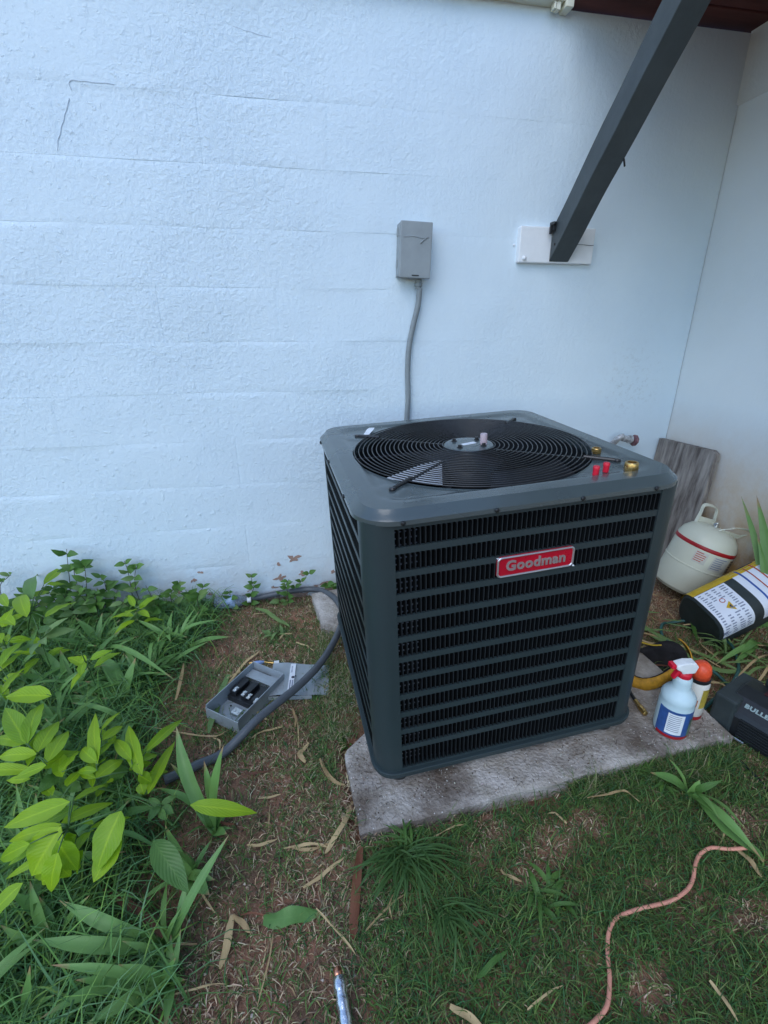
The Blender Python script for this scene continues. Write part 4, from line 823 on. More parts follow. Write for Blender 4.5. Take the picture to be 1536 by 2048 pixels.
# ------------------------------------------------------------------ open tool bag with yellow trim
bg_ = thing('tool_bag', 'open black canvas bag with yellow trim beside the unit', 'bag', (.612, -.805, gz(.655, -.775)))
bg_.scale = (.80, .85, .85)
n = 36; rings = []
def bagr(a): return 1+.16*sin(2*a+.6)+.08*sin(3*a+2)
for (s, z) in ((.085, -.01), (.115, .02), (.12, .06), (.112, .095), (.104, .098), (.098, .06), (.08, .015), (.0, .008)):
    rings.append([(s*bagr(2*pi*i/n)*cos(2*pi*i/n)*1.15, s*bagr(2*pi*i/n)*sin(2*pi*i/n)*.85, z*(1+.25*sin(2*pi*i/n*3)) if z > .01 else z) for i in range(n)])
MB().add([v for R in rings for v in R], [(j*n+i, j*n+(i+1) % n, (j+1)*n+(i+1) % n, (j+1)*n+i) for j in range(len(rings)-1) for i in range(n)]).build('bag_body', M_bag, bg_, True)
def trim(a0, a1, w):
    mb = MB(); vs = []; m_ = 14
    for i in range(m_+1):
        a = a0+(a1-a0)*i/m_; t = sin(pi*i/m_)**.6; R = .118*bagr(a)
        z = .100*(1+.25*sin(a*3))
        vs += [(R*cos(a)*1.15, R*sin(a)*.85, z+.006), ((R+.008)*cos(a)*1.15, (R+.008)*sin(a)*.85, z+.004-w*.3*t), ((R+.018)*cos(a)*1.15, (R+.014)*sin(a)*.85, z-w*t)]
    mb.add(vs, [(3*i+k, 3*i+3+k, 3*i+4+k, 3*i+1+k) for i in range(m_) for k in (0, 1)])
    o = mb.build('yellow_trim', M_glove, bg_, True); s = o.modifiers.new('s', 'SOLIDIFY'); s.thickness = .004
trim(radians(195), radians(285), .040); trim(radians(-62), radians(25), .045)
yl = MB().tube(spline([(-.12, .05, .06), (-.08, .08, .10), (-.02, .09, .11), (.04, .07, .10), (.07, .05, .11)], 6), .0028, 6).tube(spline([(-.11, .0, .03), (-.09, .03, .09), (-.05, .05, .11), (-.03, .06, .08)], 6), .0028, 6)
yl.build('yellow_cord_coil', M_yel, bg_, True)
MB().lathe([(.006, 0), (.009, .004), (.009, .014), (.006, .018), (.006, .03)], 10, Matrix.Translation((-.085, .035, .085))).build('brass_fitting', M_brass, bg_, True)
hs = thing('charging_hose', 'black and yellow hose with brass end fitting lying on the slab beside the unit', 'hose')
hp = spline([(.475, -.70, .24), (.468, -.76, .20), (.462, -.83, .15), (.460, -.87, .12)], 6)
MB().tube(hp, .0065, 10).build('yellow_sleeve', M_glove, hs, True)
MB().tube(spline([(.460, -.868, .121), (.455, -.90, .108), (.453, -.93, .102)], 5), .005, 8).build('hose_line', M_blackp, hs, True)
d0 = Vector((.453, -.928, .102)); d1 = Vector((.447, -.982, .100)); dd = (d1-d0)
MB().lathe([(.0058, 0), (.0062, .022), (.008, .024), (.0085, .040), (.0075, .052), (.005, .054)], 12, frame(d0, dd, (0, 0, 1)) @ Matrix.Rotation(pi/2, 4, 'Y')).build('brass_end', M_brass, hs, True, angle=40)

# ------------------------------------------------------------------ vacuum pump
vp = thing('vacuum_pump', 'dark ribbed vacuum pump with handle lying at the right edge of the photo', 'vacuum pump', matrix=frame((.640, -1.02, gz(.75, -1.1)+.010), (1, .36, .03), (0, 0, 1)))
vp.scale = (.68, 1, .95)
# local: +x to the right, -y towards the viewer
prof = [(.0, .0), (.21, .0), (.215, .02), (.215, .10), (.19, .125), (.12, .130), (.055, .120), (.012, .085), (.0, .07)]
def shell(y0, y1, g=0, zmax=None):
    P = [(x*(1-2*g)+g*.21, z*(1-g*1.4)) for x, z in prof]; n = len(P)
    vs = [(x, y0, z) for x, z in P]+[(x, y1, z) for x, z in P]
    return MB().add(vs, [tuple(range(n)), tuple(range(n, 2*n))[::-1]]+[(i, n+i, n+(i+1) % n, (i+1) % n) for i in range(n)])
shell(-.50, -.02).build('pump_body', M_blackp, vp, bevel=.004)
MB().box((-.006, -.045, -.004), (.222, .012, .118)).build('end_cap', M_jug, vp, bevel=.008)
for k in range(7):
    z = .012+.0095*k; MB().box((-.0055, -.5, z), (.002, -.06, z+.0045)).build('cooling_rib', M_blackp, vp, bevel=.001)
MB().box((.115, -.46, .1275), (.180, -.07, .1315)).build('label_plate', mat('maroon_plate', (.045, .008, .010), .3), vp)
MB().tube(spline([(.205, -.06, .12), (.205, -.07, .16), (.205, -.16, .175), (.205, -.34, .175), (.205, -.44, .16), (.205, -.45, .12)], 6), .011, 10).build('carry_handle', M_jug, vp, True)
text_obj('pump_lettering', 'BULLET', .019, frame((.034, -.088, .1052), (0, -1, 0), (-.60, 0, .80)), mat('pale_teal_print', (.26, .34, .33), .5), vp, .0006, .0010, space=1.1)
text_obj('plate_lettering', 'R A', .03, frame((.146, -.125, .1325), (0, -1, 0), (0, 0, 1)), mat('dull_teal_print', (.14, .20, .19), .5), vp, .0006, .0008)
MB().box((-.0065, -.50, .040), (-.001, -.26, .082)).build('side_panel', mat('speckled_grey_plate', (.09, .11, .11), .5, 0, .5, 120), vp)
MB().lathe([(.004, 0), (.004, .03)], 8, Matrix.Translation((-.012, -.055, .006)) @ Matrix.Rotation(pi/2, 4, 'X')).build('drain_pin', M_steel, vp)

# ------------------------------------------------------------------ opened disconnect box and its cover on the soil
ob = thing('open_box', 'open grey metal electrical box with black terminals lying on bare soil', 'electrical box', matrix=frame((-.700, -.628, .026), (.60, .80, .02), (.02, -.03, 1)) @ Matrix.Scale(1.12, 4))
w, l, h, t = .062, .100, .048, .002      # half width (local y), half length (local x)
w, l = .0565, .098
bxm = MB().box((-l, -w, 0), (l, w, t)).box((-l, -w, t), (-l+t, w, h*.82)).box((l-t, -w, t), (l, w, h)).box((-l+t, -w, t), (l-t, -w+t, h)).box((-l+t, w-t, t), (l-t, w, h))
bxm.build('metal_tray', M_boxin, ob)
MB().lathe([(.013, 0), (.013, .0006)], 20, Matrix.Translation((-l+.022, -w+.02, t+.0006))).build('knockout_hole', M_blackp, ob)
MB().lathe([(.009, 0), (.012, .0008), (.009, .0016)], 16, Matrix.Translation((-l-.0002, .01, .022)) @ Matrix.Rotation(-pi/2, 4, 'Y')).build('knockout_ring', M_boxin, ob)
MB().box((-.022, -w+.004, t), (.052, w-.004, .020)).box((-.014, -w+.008, .020), (.044, -w+.030, .034)).box((-.014, -.010, .020), (.044, .010, .036)).box((-.014, w-.03, .020), (.044, w-.008, .034)).build('terminal_block', M_blackp, ob, bevel=.0015)
for (x, y) in ((-.004, .034), (-.006, .002), (-.008, -.018), (-.012, -.046)):
    MB().box((x-.010, y-.0045, .034), (x+.008, y+.0045, .037)).lathe([(.0045, .037), (.004, .040), (.0001, .0405)], 10, Matrix.Translation((x, y, 0))).build('terminal_screw', M_steel, ob)
MB().box((-.060, -.018, t), (-.038, .008, .012)).lathe([(.004, .012), (.004, .0135)], 8, Matrix.Translation((-.05, -.011, 0))).lathe([(.004, .012), (.004, .0135)], 8, Matrix.Translation((-.05, .001, 0))).build('ground_lug', M_steel, ob, bevel=.001)
MB().lathe([(.003, 0), (.003, .0006)], 10, Matrix.Translation((-.035, .03, t+.0005))).build('mounting_hole', M_blackp, ob)
MB().box((.056, -w+.003, .026), (.088, w-.003, .028)).build('inner_flap', M_boxin, ob)
cv = thing('box_cover', 'loose grey metal box cover with a printed strip under the black conduit', 'box cover', matrix=frame((-.545, -.575, .046), (.985, -.10, -.04), (.06, -.02, 1)) @ Matrix.Scale(1.12, 4))
hw, hl = .070, .075
cm = MB(); nx_, V = 13, []
for i in range(nx_):
    u = i/(nx_-1); x = -hl+2.0*hl*u*1.15; z = .004*sin(u*pi*2.2)+(-.010 if u > .75 else 0)*(u-.75)*4
    for y in (-hw, -hw*.5, 0, hw*.5, hw): V.append((x, y*(1-.10*u), z+.002))
cm.add(V, [(i*5+j, (i+1)*5+j, (i+1)*5+j+1, i*5+j+1) for i in range(nx_-1) for j in range(4)])
cm.box((-hl, -hw, -.014), (-hl+.002, hw, .001)).box((-hl+.002, -hw, -.012), (.05, -hw+.002, .0))
o = cm.build('cover_sheet', M_boxin, cv)
MB().box((-.020, -.060, .0072), (-.004, .060, .0077)).build('printed_strip', M_white, cv)
lb = MB()
for k in range(2):
    for j in range(9): lb.box((-.0165+.0065*k, -.052+.0045*j, .0078), (-.013+.0065*k, -.050+.0045*j+.0022, .0080))
for j in range(5): lb.box((-.0165, .022+.006*j, .0078), (-.012, .025+.006*j, .0080))
lb.build('small_print', M_inkg, cv)
MB().lathe([(.005, 0), (.005, .0006)], 10, Matrix.Translation((-.0085, .0, .0078))).lathe([(.0028, 0), (.0028, .0006)], 8, Matrix.Translation((-.0015, .0045, .0078))).build('hand_symbol', M_ink, cv)
MB().box((-hl-.0006, .012, -.006), (-hl+.0002, .03, .0)).build('latch_slot', M_blackp, cv)
# short blue sleeved wire piece behind the box
bw = thing('wire_connector', 'small blue sleeved wire piece behind the open electrical box', 'wire connector', (-.672, -.452, .036))
MB().tube([(-.034, .004, 0), (-.018, .002, .002)], .0018, 6).tube([(.018, -.003, .002), (.05, -.012, .0)], .0018, 6).build('bare_wire', M_brass, bw)
MB().lathe([(.003, -.020), (.0062, -.014), (.0068, 0), (.0062, .014), (.003, .020)], 10, Matrix.Rotation(radians(95), 4, 'Y')).build('blue_sleeve', mat('translucent_blue', (.22, .32, .55), .3), bw, True)
MB().box((.052, -.022, -.006), (.070, -.008, .006)).build('white_clip', M_whitep, bw, bevel=.001)
# conduit loop
o = MB().tube(spline([Vector((p[0], min(p[1], -.035), p[2]))+Vector((0, -.0, .008 if i < 3 else (.048 if i <= 9 else .034))) for i, p in enumerate(POLY['conduit_loop'])][:-2] + [Vector((-.69, -.035, .055)), Vector((-.745, -.030, .058)), Vector((-.765, -.032, .052))], 8), .0125, 12).build('conduit_loop', M_cond, None, True)
tag(o, 'black grey flexible conduit curving over the soil from the wall past the unit', 'conduit')
wb = thing('plastic_bottle', 'small crushed clear plastic bottle with white cap lying at the wall base', 'bottle', matrix=frame((-.875, -.045, .052), (1, .02, .0), (0, 0, 1)))
MB().lathe([(.022, 0), (.026, .005), (.025, .03), (.028, .04), (.024, .05), (.028, .062), (.027, .095), (.020, .115), (.012, .128), (.011, .135)], 20, Matrix.Rotation(pi/2, 4, 'Y')).build('bottle_shell', M_clear, wb, True)
MB().lathe([(.0285, .045), (.0286, .085)], 20, Matrix.Rotation(pi/2, 4, 'Y')).build('bottle_label', mat('pale_blue_wrap', (.35, .48, .66), .3, 0, .4, 40), wb, True)
MB().lathe([(.0125, .134), (.0128, .150), (.0001, .151)], 16, Matrix.Rotation(pi/2, 4, 'Y')).build('bottle_cap', M_whitep, wb, True, angle=40)
# cords
o = MB().tube([p+Vector((0, 0, (.009+.001*sin(i*.35)))) for i, p in enumerate(spline(POLY['orange_cord'][:-2], 8))], .0040, 8).build('extension_cord', M_cord, None, True); tag(o, 'faded orange extension cord snaking over the lawn', 'cord')
o = MB().tube([p+Vector((0, 0, .016+.006*sin(i*.4))) for i, p in enumerate(spline(POLY['green_cord'], 8))], .0055, 8).build('green_cord', M_green, None, True); tag(o, 'thin dark green cord looped on the ground behind the spray bottle', 'cord')
o = MB().tube(spline(POLY['dark_cord'], 8), .0035, 8).build('dark_cord', M_blackp, None, True); tag(o, 'thin black cord lying along the lower edge of the vacuum pump', 'cord')
cp_ = thing('copper_pipe', 'copper pipe end wrapped in bright foil at the bottom edge of the photo', 'pipe')
ca0 = Vector((-.486, -1.378, .065)); ca1 = Vector((-.470, -1.520, .040)); dd = ca1-ca0
MB().tube([ca0, ca0+dd*.10], .0075, 12).build('copper_end', M_copper, cp_, True)
MB().tube([ca0+dd*(.085+.05*k) for k in range(19)], [.0098+.0007*((k*7) % 3) for k in range(19)], 12).build('foil_sleeve', M_foil, cp_, True)
# ------------------------------------------------------------------ plants
def leaf(name, B, T, w, m, parent=None, shape='lance', arch=.12, fold=.18, n=9, nrm=None, wave=.0, loc=None, curl=0):
    B, T = Vector(B), Vector(T)
    if loc is not None: B -= loc; T -= loc
    d = T-B; L = d.length
    if L < 1e-4: return None
    nr = Vector(nrm if nrm is not None else (random.uniform(-.35, .35), random.uniform(-.6, .1), 1))
    s = d.cross(nr).normalized(); up = s.cross(d).normalized()
    V = []; UV = []; cols = (-1, -.5, 0, .5, 1) if w > .012 else (-1, 0, 1)
    for i in range(n+1):
        t = i/n
        if shape == 'lance': wd = (sin(pi*min(1, t**.78))**.85)*(1-.12*t) if 0 < t < 1 else .0
        elif shape == 'sword': wd = min(1, (1-t)*3.2)**.75*(.72+.28*sin(pi*t)) if t < 1 else 0
        else: wd = (.25+.75*sin(pi*t)**.7)*(1 if t < 1 else .3)
        c = B + d*t + up*(sin(pi*t)*arch*L) + s*(curl*L*sin(pi*t))
        wv = wave*w*sin(t*17+B.x*90)
        for k in cols:
            x = k*w*.5*wd
            V.append(c + s*x + up*(abs(k)*fold*w*wd*.5 + wv*k*wd + noise.noise((c+s*x)*60)*.0015)); UV.append((.5+.5*k, t))
    nc = len(cols)
    me = bpy.data.meshes.new(name); F = [(i*nc+j, i*nc+j+1, (i+1)*nc+j+1, (i+1)*nc+j) for i in range(n) for j in range(nc-1)]
    me.from_pydata([tuple(v) for v in V], [], F); me.materials.append(m)
    ul = me.uv_layers.new(name='UVMap'); li = np.zeros(len(me.loops), dtype=np.int32); me.loops.foreach_get('vertex_index', li)
    ul.data.foreach_set('uv', np.array(UV, dtype=np.float32)[li].ravel()); me.polygons.foreach_set('use_smooth', [True]*len(F))
    o = bpy.data.objects.new(name, me); return link(o, parent)
LIME_LAB = {
 'A': ('lime green leafy sapling at the left edge with seven broad leaflets over the iris', (-1.16, -.90)),
 'B': ('lime green sapling at the left edge just above the broad leaflets cluster', (-1.36, -.70)),
 'C': ('upright lime green stem with paired leaflets left of the open electrical box', (-.99, -.90)),
 'D': ('yellowish green sapling with upturned leaves beside the end of the ground conduit', (-.92, -.95)),
 'E': ('pale green leafy plant highest against the white wall at the far left', (-1.50, -.22)),
 'F': ('large drooping lime green leaves in the lower left corner area', (-1.02, -1.06)),
 'G': ('sprawling plant with one long leaf reaching right over the dry lawn', (-.86, -1.02)),
 'H': ('small green seedling with five leaflets between the iris and the drooping leaves', (-.93, -1.02))}
for k, rows_ in LIME.items():
    lab, (gx, gy) = LIME_LAB[k]; z0 = gh(gx, gy); loc = Vector((gx, gy, z0))
    t = thing('leafy_sapling', lab, 'plant', loc)
    ctr = sum((Vector(r_[:3]) for r_ in rows_), Vector())/len(rows_)
    st = MB()
    mm = [M_lime, M_lime, M_lime, M_dark][0 if k in 'ACDF' else 0]
    top = ctr-loc; st.tube(spline([(0, 0, -.02), (top.x*.3, top.y*.3, top.z*.5), (top.x, top.y, top.z-.012)], 5), [.0035]*5+[.0028]*4+[.002]*2, 6)
    for r_ in rows_:
        b = Vector(r_[:3])-loc; q = top+Vector((0, 0, -.012))
        st.tube([q, (q+b)/2+Vector((0, 0, .004)), b], [.0017, .0014, .0011], 5)
    st.build('stem', M_stem, t, True)
    if k in 'ACDF':                     # lower leaflets of the same sapling
        extra = []
        for r_ in rows_:
            for _ in range(1 if k != 'F' else 2):
                b = Vector(r_[:3]); d = Vector(r_[3:6])-b; a = random.uniform(-1.1, 1.1); d2 = Vector((d.x*cos(a)-d.y*sin(a), d.x*sin(a)+d.y*cos(a), d.z))*random.uniform(.6, .9)
                b2 = b+Vector((random.uniform(-.03, .03), random.uniform(-.03, .03), -random.uniform(.03, .07))); t2 = b2+d2
                if t2.y < -.03 and t2.z > .03: extra.append((*b2, *t2, r_[6]*random.uniform(.6, .95)))
        rows_ = list(rows_)+extra
    for i, r_ in enumerate(rows_):
        mm = M_lime
        if k in 'GH' or (k == 'E' and i in (0, 5)) or (k == 'B' and i == 0) or (k == 'H'): mm = M_dark if (k, i) != ('G', 0) and k != 'B' else M_lime
        nr = (random.uniform(-.25, .25), random.uniform(-.7, -.2), 1)
        leaf('leaf', r_[:3], r_[3:6], r_[6]*random.uniform(.88, 1.02), mm, t, 'lance', random.uniform(.02, .10), random.uniform(.12, .3), 10, nr, .05, loc)
IR_LAB = dict(a='tall blue green iris fan standing at the lower end of the black conduit', b='iris with a cut pale stub and long leaves spreading left, bottom left', c='flattened iris leaves lying at the very bottom left of the photo',
 d='fan of dull broad iris leaves between the lime saplings and the open box', e='upright iris shoots in the middle of the left bed', f='narrow bladed clump at the right edge of the left bed near the bare soil',
 g='iris clump behind the broad lime leaflets at the left edge', h='dark iris clump at the left edge below the drooping leaves', i='iris clump half hidden under the large drooping lime leaves',
 j='low iris with cut pale tips beside the dry lawn', k='small sword leaved clump close to the wall base', l='iris leaves in the bottom left corner', m='long cut green leaves lying in front of the vacuum pump', n='cut leafy stems lying below the dark labelled container')
for k, (B, tips) in IRIS.items():
    loc = Vector((B[0], B[1], gh(B[0], B[1])))
    t = thing('iris_plant', IR_LAB[k], 'iris plant', loc)
    for i, q in enumerate(tips):
        T = Vector(q[:3]); L = (T-loc).length; b = loc+Vector((random.uniform(-.012, .012), random.uniform(-.012, .012), .002))
        a = .06 if T.z-loc.z > L*.6 else .18
        leaf('leaf', b, T, q[3]*1.05, M_iris, t, 'sword', a, .25, 11, (T.x-loc.x)*0+random.uniform(-.3, .3) and None, .03, loc, random.uniform(-.05, .05))
    # short extra blades filling the foot of the clump
    for i in range(7 if k not in 'mn' else 2):
        an = random.uniform(0, 2*pi); L = random.uniform(.05, .12); el = random.uniform(.3, 1.1)
        T = loc+Vector((cos(an)*L*cos(el), sin(an)*L*cos(el), L*sin(el)))
        if T.y > -.03: continue
        leaf('leaf', loc, T, random.uniform(.009, .016), M_iris if random.random() < .8 else M_dark, t, 'sword', .15, .2, 7, None, .03, loc)
# extra iris clumps thickening the left bed
rs = random.Random(5); fill = []
for i in range(60):
    x, y = rs.uniform(-1.75, -.93), rs.uniform(-1.35, -.12)
    if x > -1.0 and y < -.75: x -= .15
    loc = Vector((x, y, gh(x, y))); t = thing('iris_plant', 'clump of blue green sword leaves filling the bed at the left', 'iris plant', loc, group='sword leaved clumps filling the left bed')
    for j in range(rs.randint(6, 9)):
        an = rs.uniform(0, 2*pi); L = rs.uniform(.10, .23); el = rs.uniform(.25, 1.15)
        T = loc+Vector((cos(an)*L*cos(el), sin(an)*L*cos(el), L*sin(el)*.8))
        if T.y > -.02: T.y = -.03
        leaf('leaf', loc, T, rs.uniform(.009, .020), M_iris if rs.random() < .75 else M_dark, t, 'sword', rs.uniform(.08, .3), .2, 8, None, .03, loc)
# smaller lime saplings between the named ones
rs4 = random.Random(33)
for i in range(8):
    x, y = rs4.uniform(-1.62, -1.08), rs4.uniform(-.95, -.18)
    loc = Vector((x, y, gh(x, y))); h = rs4.uniform(.12, .24); t = thing('leafy_sapling', 'small lime green sapling among the sword leaves of the left bed', 'plant', loc, group='small lime saplings in the left bed')
    q = Vector((rs4.uniform(-.03, .03), rs4.uniform(-.03, .03), h)); st = MB().tube(spline([(0, 0, -.01), q*.5, q], 5), .0016, 5)
    m_ = M_lime if rs4.random() < .7 else M_pale
    for j in range(rs4.randint(5, 8)):
        a = j*2.3+rs4.uniform(-.4, .4); b = q*(.62+.38*rs4.random()); L = rs4.uniform(.05, .085)
        d = Vector((cos(a), sin(a), rs4.uniform(-.3, .5))).normalized()
        if (loc+b+d*(L+.02)).y > -.02: d.y = -abs(d.y)
        st.tube([b, b+d*.014], .001, 4); leaf('leaf', loc+b+d*.012, loc+b+d*(L+.012), L*rs4.uniform(.36, .48), m_, t, 'lance', .08, .2, 8, (rs4.uniform(-.4, .4), rs4.uniform(-.7, .2), 1), .05, loc)
    st.build('stem', M_stem, t, True)
# small leaved weeds climbing at the wall base
WL = dict(w1='tallest thin weed stem against the white wall on the left', w2='weed stem leaning right beside the tallest one at the wall', w3='upright small leaved weed alone on the white wall right of the left bed', w4='short curved weed between the tall stems and the lone upright weed',
 w5='thin weed at the far left edge against the wall', w6='arching weed in front of the tallest wall stem', w7='small weed sprouting above the wall end of the ground conduit', w8='small leaved creeper climbing right above the curve of the conduit',
 w9='short creeper touching the rear left corner of the unit', w10='round leaved weed under the curve of the conduit', w11='small leaved weed leaning right beside the lone upright weed', w12='leafy weed at the foot of the tallest wall stem',
 w13='bushy low weed between bed and wall', w14='tiny weed beside the crushed plastic bottle', w15='low round leaved weed in the middle of the wall weeds', w16='low weed at the left edge under the pale leafy plant')
def weed(lab, P, lw, dens, group=None):
    P = [Vector(p) for p in P]; loc = Vector((P[0].x, P[0].y, gh(P[0].x, P[0].y))); t = thing('wall_weed', lab, 'weed', loc, group=group)
    S = spline([loc]+P[1:] if P[0].z < loc.z+.02 else [loc]+P, 6); MB().tube([p-loc for p in S], [.0018*(1-.5*i/len(S)) for i in range(len(S))], 5).build('stem', M_stemb, t, True)
    n = dens
    for i in range(n):
        u = (i+.6)/n; p = S[min(len(S)-1, int(u*(len(S)-1)))]
        for sgn in (-1, 1):
            L = lw*random.uniform(.8, 1.35)*(1.15-.4*u); az = random.uniform(-1.1, 1.1); dx = Vector((sgn*cos(az), -abs(sin(az))*.8-.05, random.uniform(-.15, .9))).normalized()
            leaf('leaf', p, p+dx*L, L*random.uniform(.45, .62), M_dark if random.random() < .8 else M_pale, t, 'lance', .1, .2, 5, (random.uniform(-.7, .7), -1, random.uniform(.1, 1.2)), .06, loc)
for k, P in WEED.items(): weed(WL[k], P, .056 if k not in ('w7', 'w8', 'w10', 'w5', 'w14') else .036, 5 if k not in ('w5', 'w14') else 3)
rs2 = random.Random(9)
for i in range(46):
    x = rs2.choice([rs2.uniform(-1.65, -1.1), rs2.uniform(-1.65, -1.12), rs2.uniform(-1.1, -.9)]); y = rs2.uniform(-.17, -.04); z = gh(x, y); h = rs2.uniform(.07, .22)
    weed('low round leaved weed crowded along the wall base at the left', [(x, y, z), (x+rs2.uniform(-.02, .02), y, z+h*.6), (x+rs2.uniform(-.04, .04), y-.01, z+h)], .050, 5, 'low weeds along the wall base')
# sword leaved plant by the side wall at the right edge
loc = Vector((1.12, -.72, gz(1.1, -.7)+.0)); t = thing('iris_plant', 'dark sword leaved plant against the side wall at the right edge', 'iris plant', loc)
for T, w in (((1.12, -.557, .581), .026), ((1.12, -.500, .560), .018), ((1.12, -.64, .62), .024), ((1.10, -.62, .45), .018), ((1.14, -.78, .6), .02), ((1.13, -.70, .66), .02)):
    leaf('leaf', loc, T, w*1.2, M_iris, t, 'sword', .04, .15, 12, (-.8, -.6, .3), 0, loc, .05)
loc = Vector((1.10, -.40, gz(1.1, -.4))); t = thing('small_shoot', 'single short dark shoot between gas cylinder and dark container', 'plant', loc)
leaf('leaf', loc, (1.12, -.405, .328), .016, M_iris, t, 'sword', .05, .15, 8, (-.8, -.6, .3), 0, loc)
# crabgrass tuft in front of the slab
def tuft(x, y, n, L0, L1, lab, an0=0, an1=2*pi, seed=1, w=.005, m_=None, flat=.5):
    r_ = random.Random(seed); loc = Vector((x, y, gh(x, y))); t = thing('grass_tuft', lab, 'grass tuft', loc)
    for i in range(n):
        a = r_.uniform(an0, an1); L = r_.uniform(L0, L1); el = r_.uniform(.1, flat)
        T = loc+Vector((cos(a)*L*cos(el), sin(a)*L*cos(el), L*sin(el)*.7+.004))
        leaf('blade', loc+Vector((r_.uniform(-.03, .03), r_.uniform(-.02, .02), 0)), T+Vector((r_.uniform(-.03, .03), r_.uniform(-.02, .02), 0)), w*r_.uniform(.7, 1.3), m_ or M_dark, t, 'sword', r_.uniform(.1, .25), .2, 7, (0, 0, 1), 0, loc, r_.uniform(-.06, .06))
tuft(-.315, -1.19, 130, .05, .17, 'spreading dark green grass tuft below the front corner of the slab', radians(190), radians(350), 3, .0036, M_tuft, .7)
tuft(-.305, -1.185, 30, .04, .09, 'small rosette of grass touching the slab front corner', 0, 2*pi, 4)
tuft(-.265, -1.31, 45, .05, .13, 'grass tuft trailing right below the dark green tuft', radians(230), radians(340), 5, .0036, M_tuft, .7)
tuft(.36, -1.135, 22, .03, .07, 'small weed rosette at the front edge of the slab, right half', 0, 2*pi, 6, .009)
tuft(-.29, -1.135, 14, .04, .08, 'broad leaved weed squeezed against the slab edge', radians(180), 2*pi, 8, .014, M_dark, .6)
tuft(-.43, -.83, 16, .03, .06, 'low green weed beside the left edge of the slab', 0, 2*pi, 9, .012)
tuft(.93, -.78, 26, .06, .16, 'grassy green tuft at the right edge below the dark container', 0, 2*pi, 12, .008, M_pale, .9)
tuft(-.62, -.28, 8, .03, .06, 'tiny pale seedling on the bare soil above the open box', 0, 2*pi, 14, .012, M_pale, .9)
tuft(-.05, -1.33, 18, .03, .08, 'loose green weed in the lawn left of the cord', 0, 2*pi, 15, .01, M_dark, .5)
# fallen leaves, cut stems, straw strips
FL = dict(dry1=('tan dried iris leaf curving along the left edge of the slab', M_tan, .011), dry2=('pale dry stalk pointing at the slab corner', M_tan, .006), dry3=('reddish brown dead leaf strip hanging down from the slab corner', M_rust, .018),
 dry4=('straw coloured folded leaf on the lawn edge, lower left', M_tan, .014), dry5=('short pale leaf piece beside the folded straw leaf', M_tan, .010), dry6=('brown withered leaf within the iris clump', M_rust, .014),
 green7=('cut grey green leaf piece on the dry lawn', M_iris, .028), green8=('pale green wilted leaf left of the open electrical box', M_pale, .020), green9=('yellow green leaf lying below the plastic bottle cap', M_pale, .017),
 dry10=('dry leaf standing up at the right edge of the left bed', M_tan, .010), dry11=('tan dead leaf beside the concrete lump', M_tan, .018), dry12=('dry stalk under the left side of the open box', M_tan, .009),
 dry13=('small brown curled leaf on the soil right of the tall iris', M_tan, .013), dry14=('tan leaf bent beside the slab left edge', M_tan, .010), dry15=('short tan stub under the conduit and box cover', M_tan, .007),
 dry16=('thin pale twig at the bottom right of the lawn', M_tan, .006), dry17=('pale dry leaf at the right end of the orange cord', M_tan, .010), dry18=('tan dry leaf at the bottom edge of the lawn', M_tan, .011),
 dry19=('pale straw strand at the slab front, right half', M_tan, .005), green20=('long cut green stem lying from the unit towards the right edge', M_pale, .020), green21=('second long green stem lying parallel behind the spray bottle', M_pale, .018),
 green22=('short green blade crossing the green cord', M_dark, .014), green23=('long green leaf lying across the lawn below the pump', M_iris, .022), dry24=('dry brown strip behind the spray bottle', M_tan, .008),
 green26=('small pale leaf near the bottom centre of the lawn', M_dark, .009), dry27=('thin tan stalk left of the open electrical box', M_tan, .004), straw28=('thin straw strand crossing the dry lawn', M_tan, .004))
def strip(name, lab, cat, P, w, m_, group=None):
    P = [Vector(p) for p in P]; P = [Vector((p.x, p.y, gh(p.x, p.y)+(.010 if p.x < .5 else .022)+(p.z-gz(p.x, p.y))*.6)) for p in P]
    S = spline(P, 5); V = []; UV = []; n = len(S)-1; F = []
    for i, p in enumerate(S):
        d = (S[min(i+1, n)]-S[max(i-1, 0)]).normalized(); s = d.cross(Vector((random.uniform(-.1, .1), -.25, 1))).normalized()
        t = i/n; wd = (.18+.82*sin(pi*min(1, t*.92+.08))**.6)
        for k in (-1, 0, 1): V.append(p+s*k*w*.5*wd+Vector((0, 0, abs(k)*w*.22*sin(t*9+w*300)+noise.noise(p*50+s*k)*.003))); UV.append((.5+.5*k, t))
    F = [(i*3+j, i*3+j+1, i*3+4+j, i*3+3+j) for i in range(n) for j in (0, 1)]
    me = bpy.data.meshes.new(name); me.from_pydata([tuple(v) for v in V], [], F); me.materials.append(m_)
    ul = me.uv_layers.new(name='UVMap'); li = np.zeros(len(me.loops), dtype=np.int32); me.loops.foreach_get('vertex_index', li); ul.data.foreach_set('uv', np.array(UV, dtype=np.float32)[li].ravel())
    me.polygons.foreach_set('use_smooth', [True]*len(F)); o = bpy.data.objects.new(name, me); link(o); return tag(o, lab, cat, group)
for k, (lab, m_, w) in FL.items(): strip('fallen_leaf', lab, 'fallen leaf', POLY[k], w*1.1, m_)
rs3 = random.Random(21)
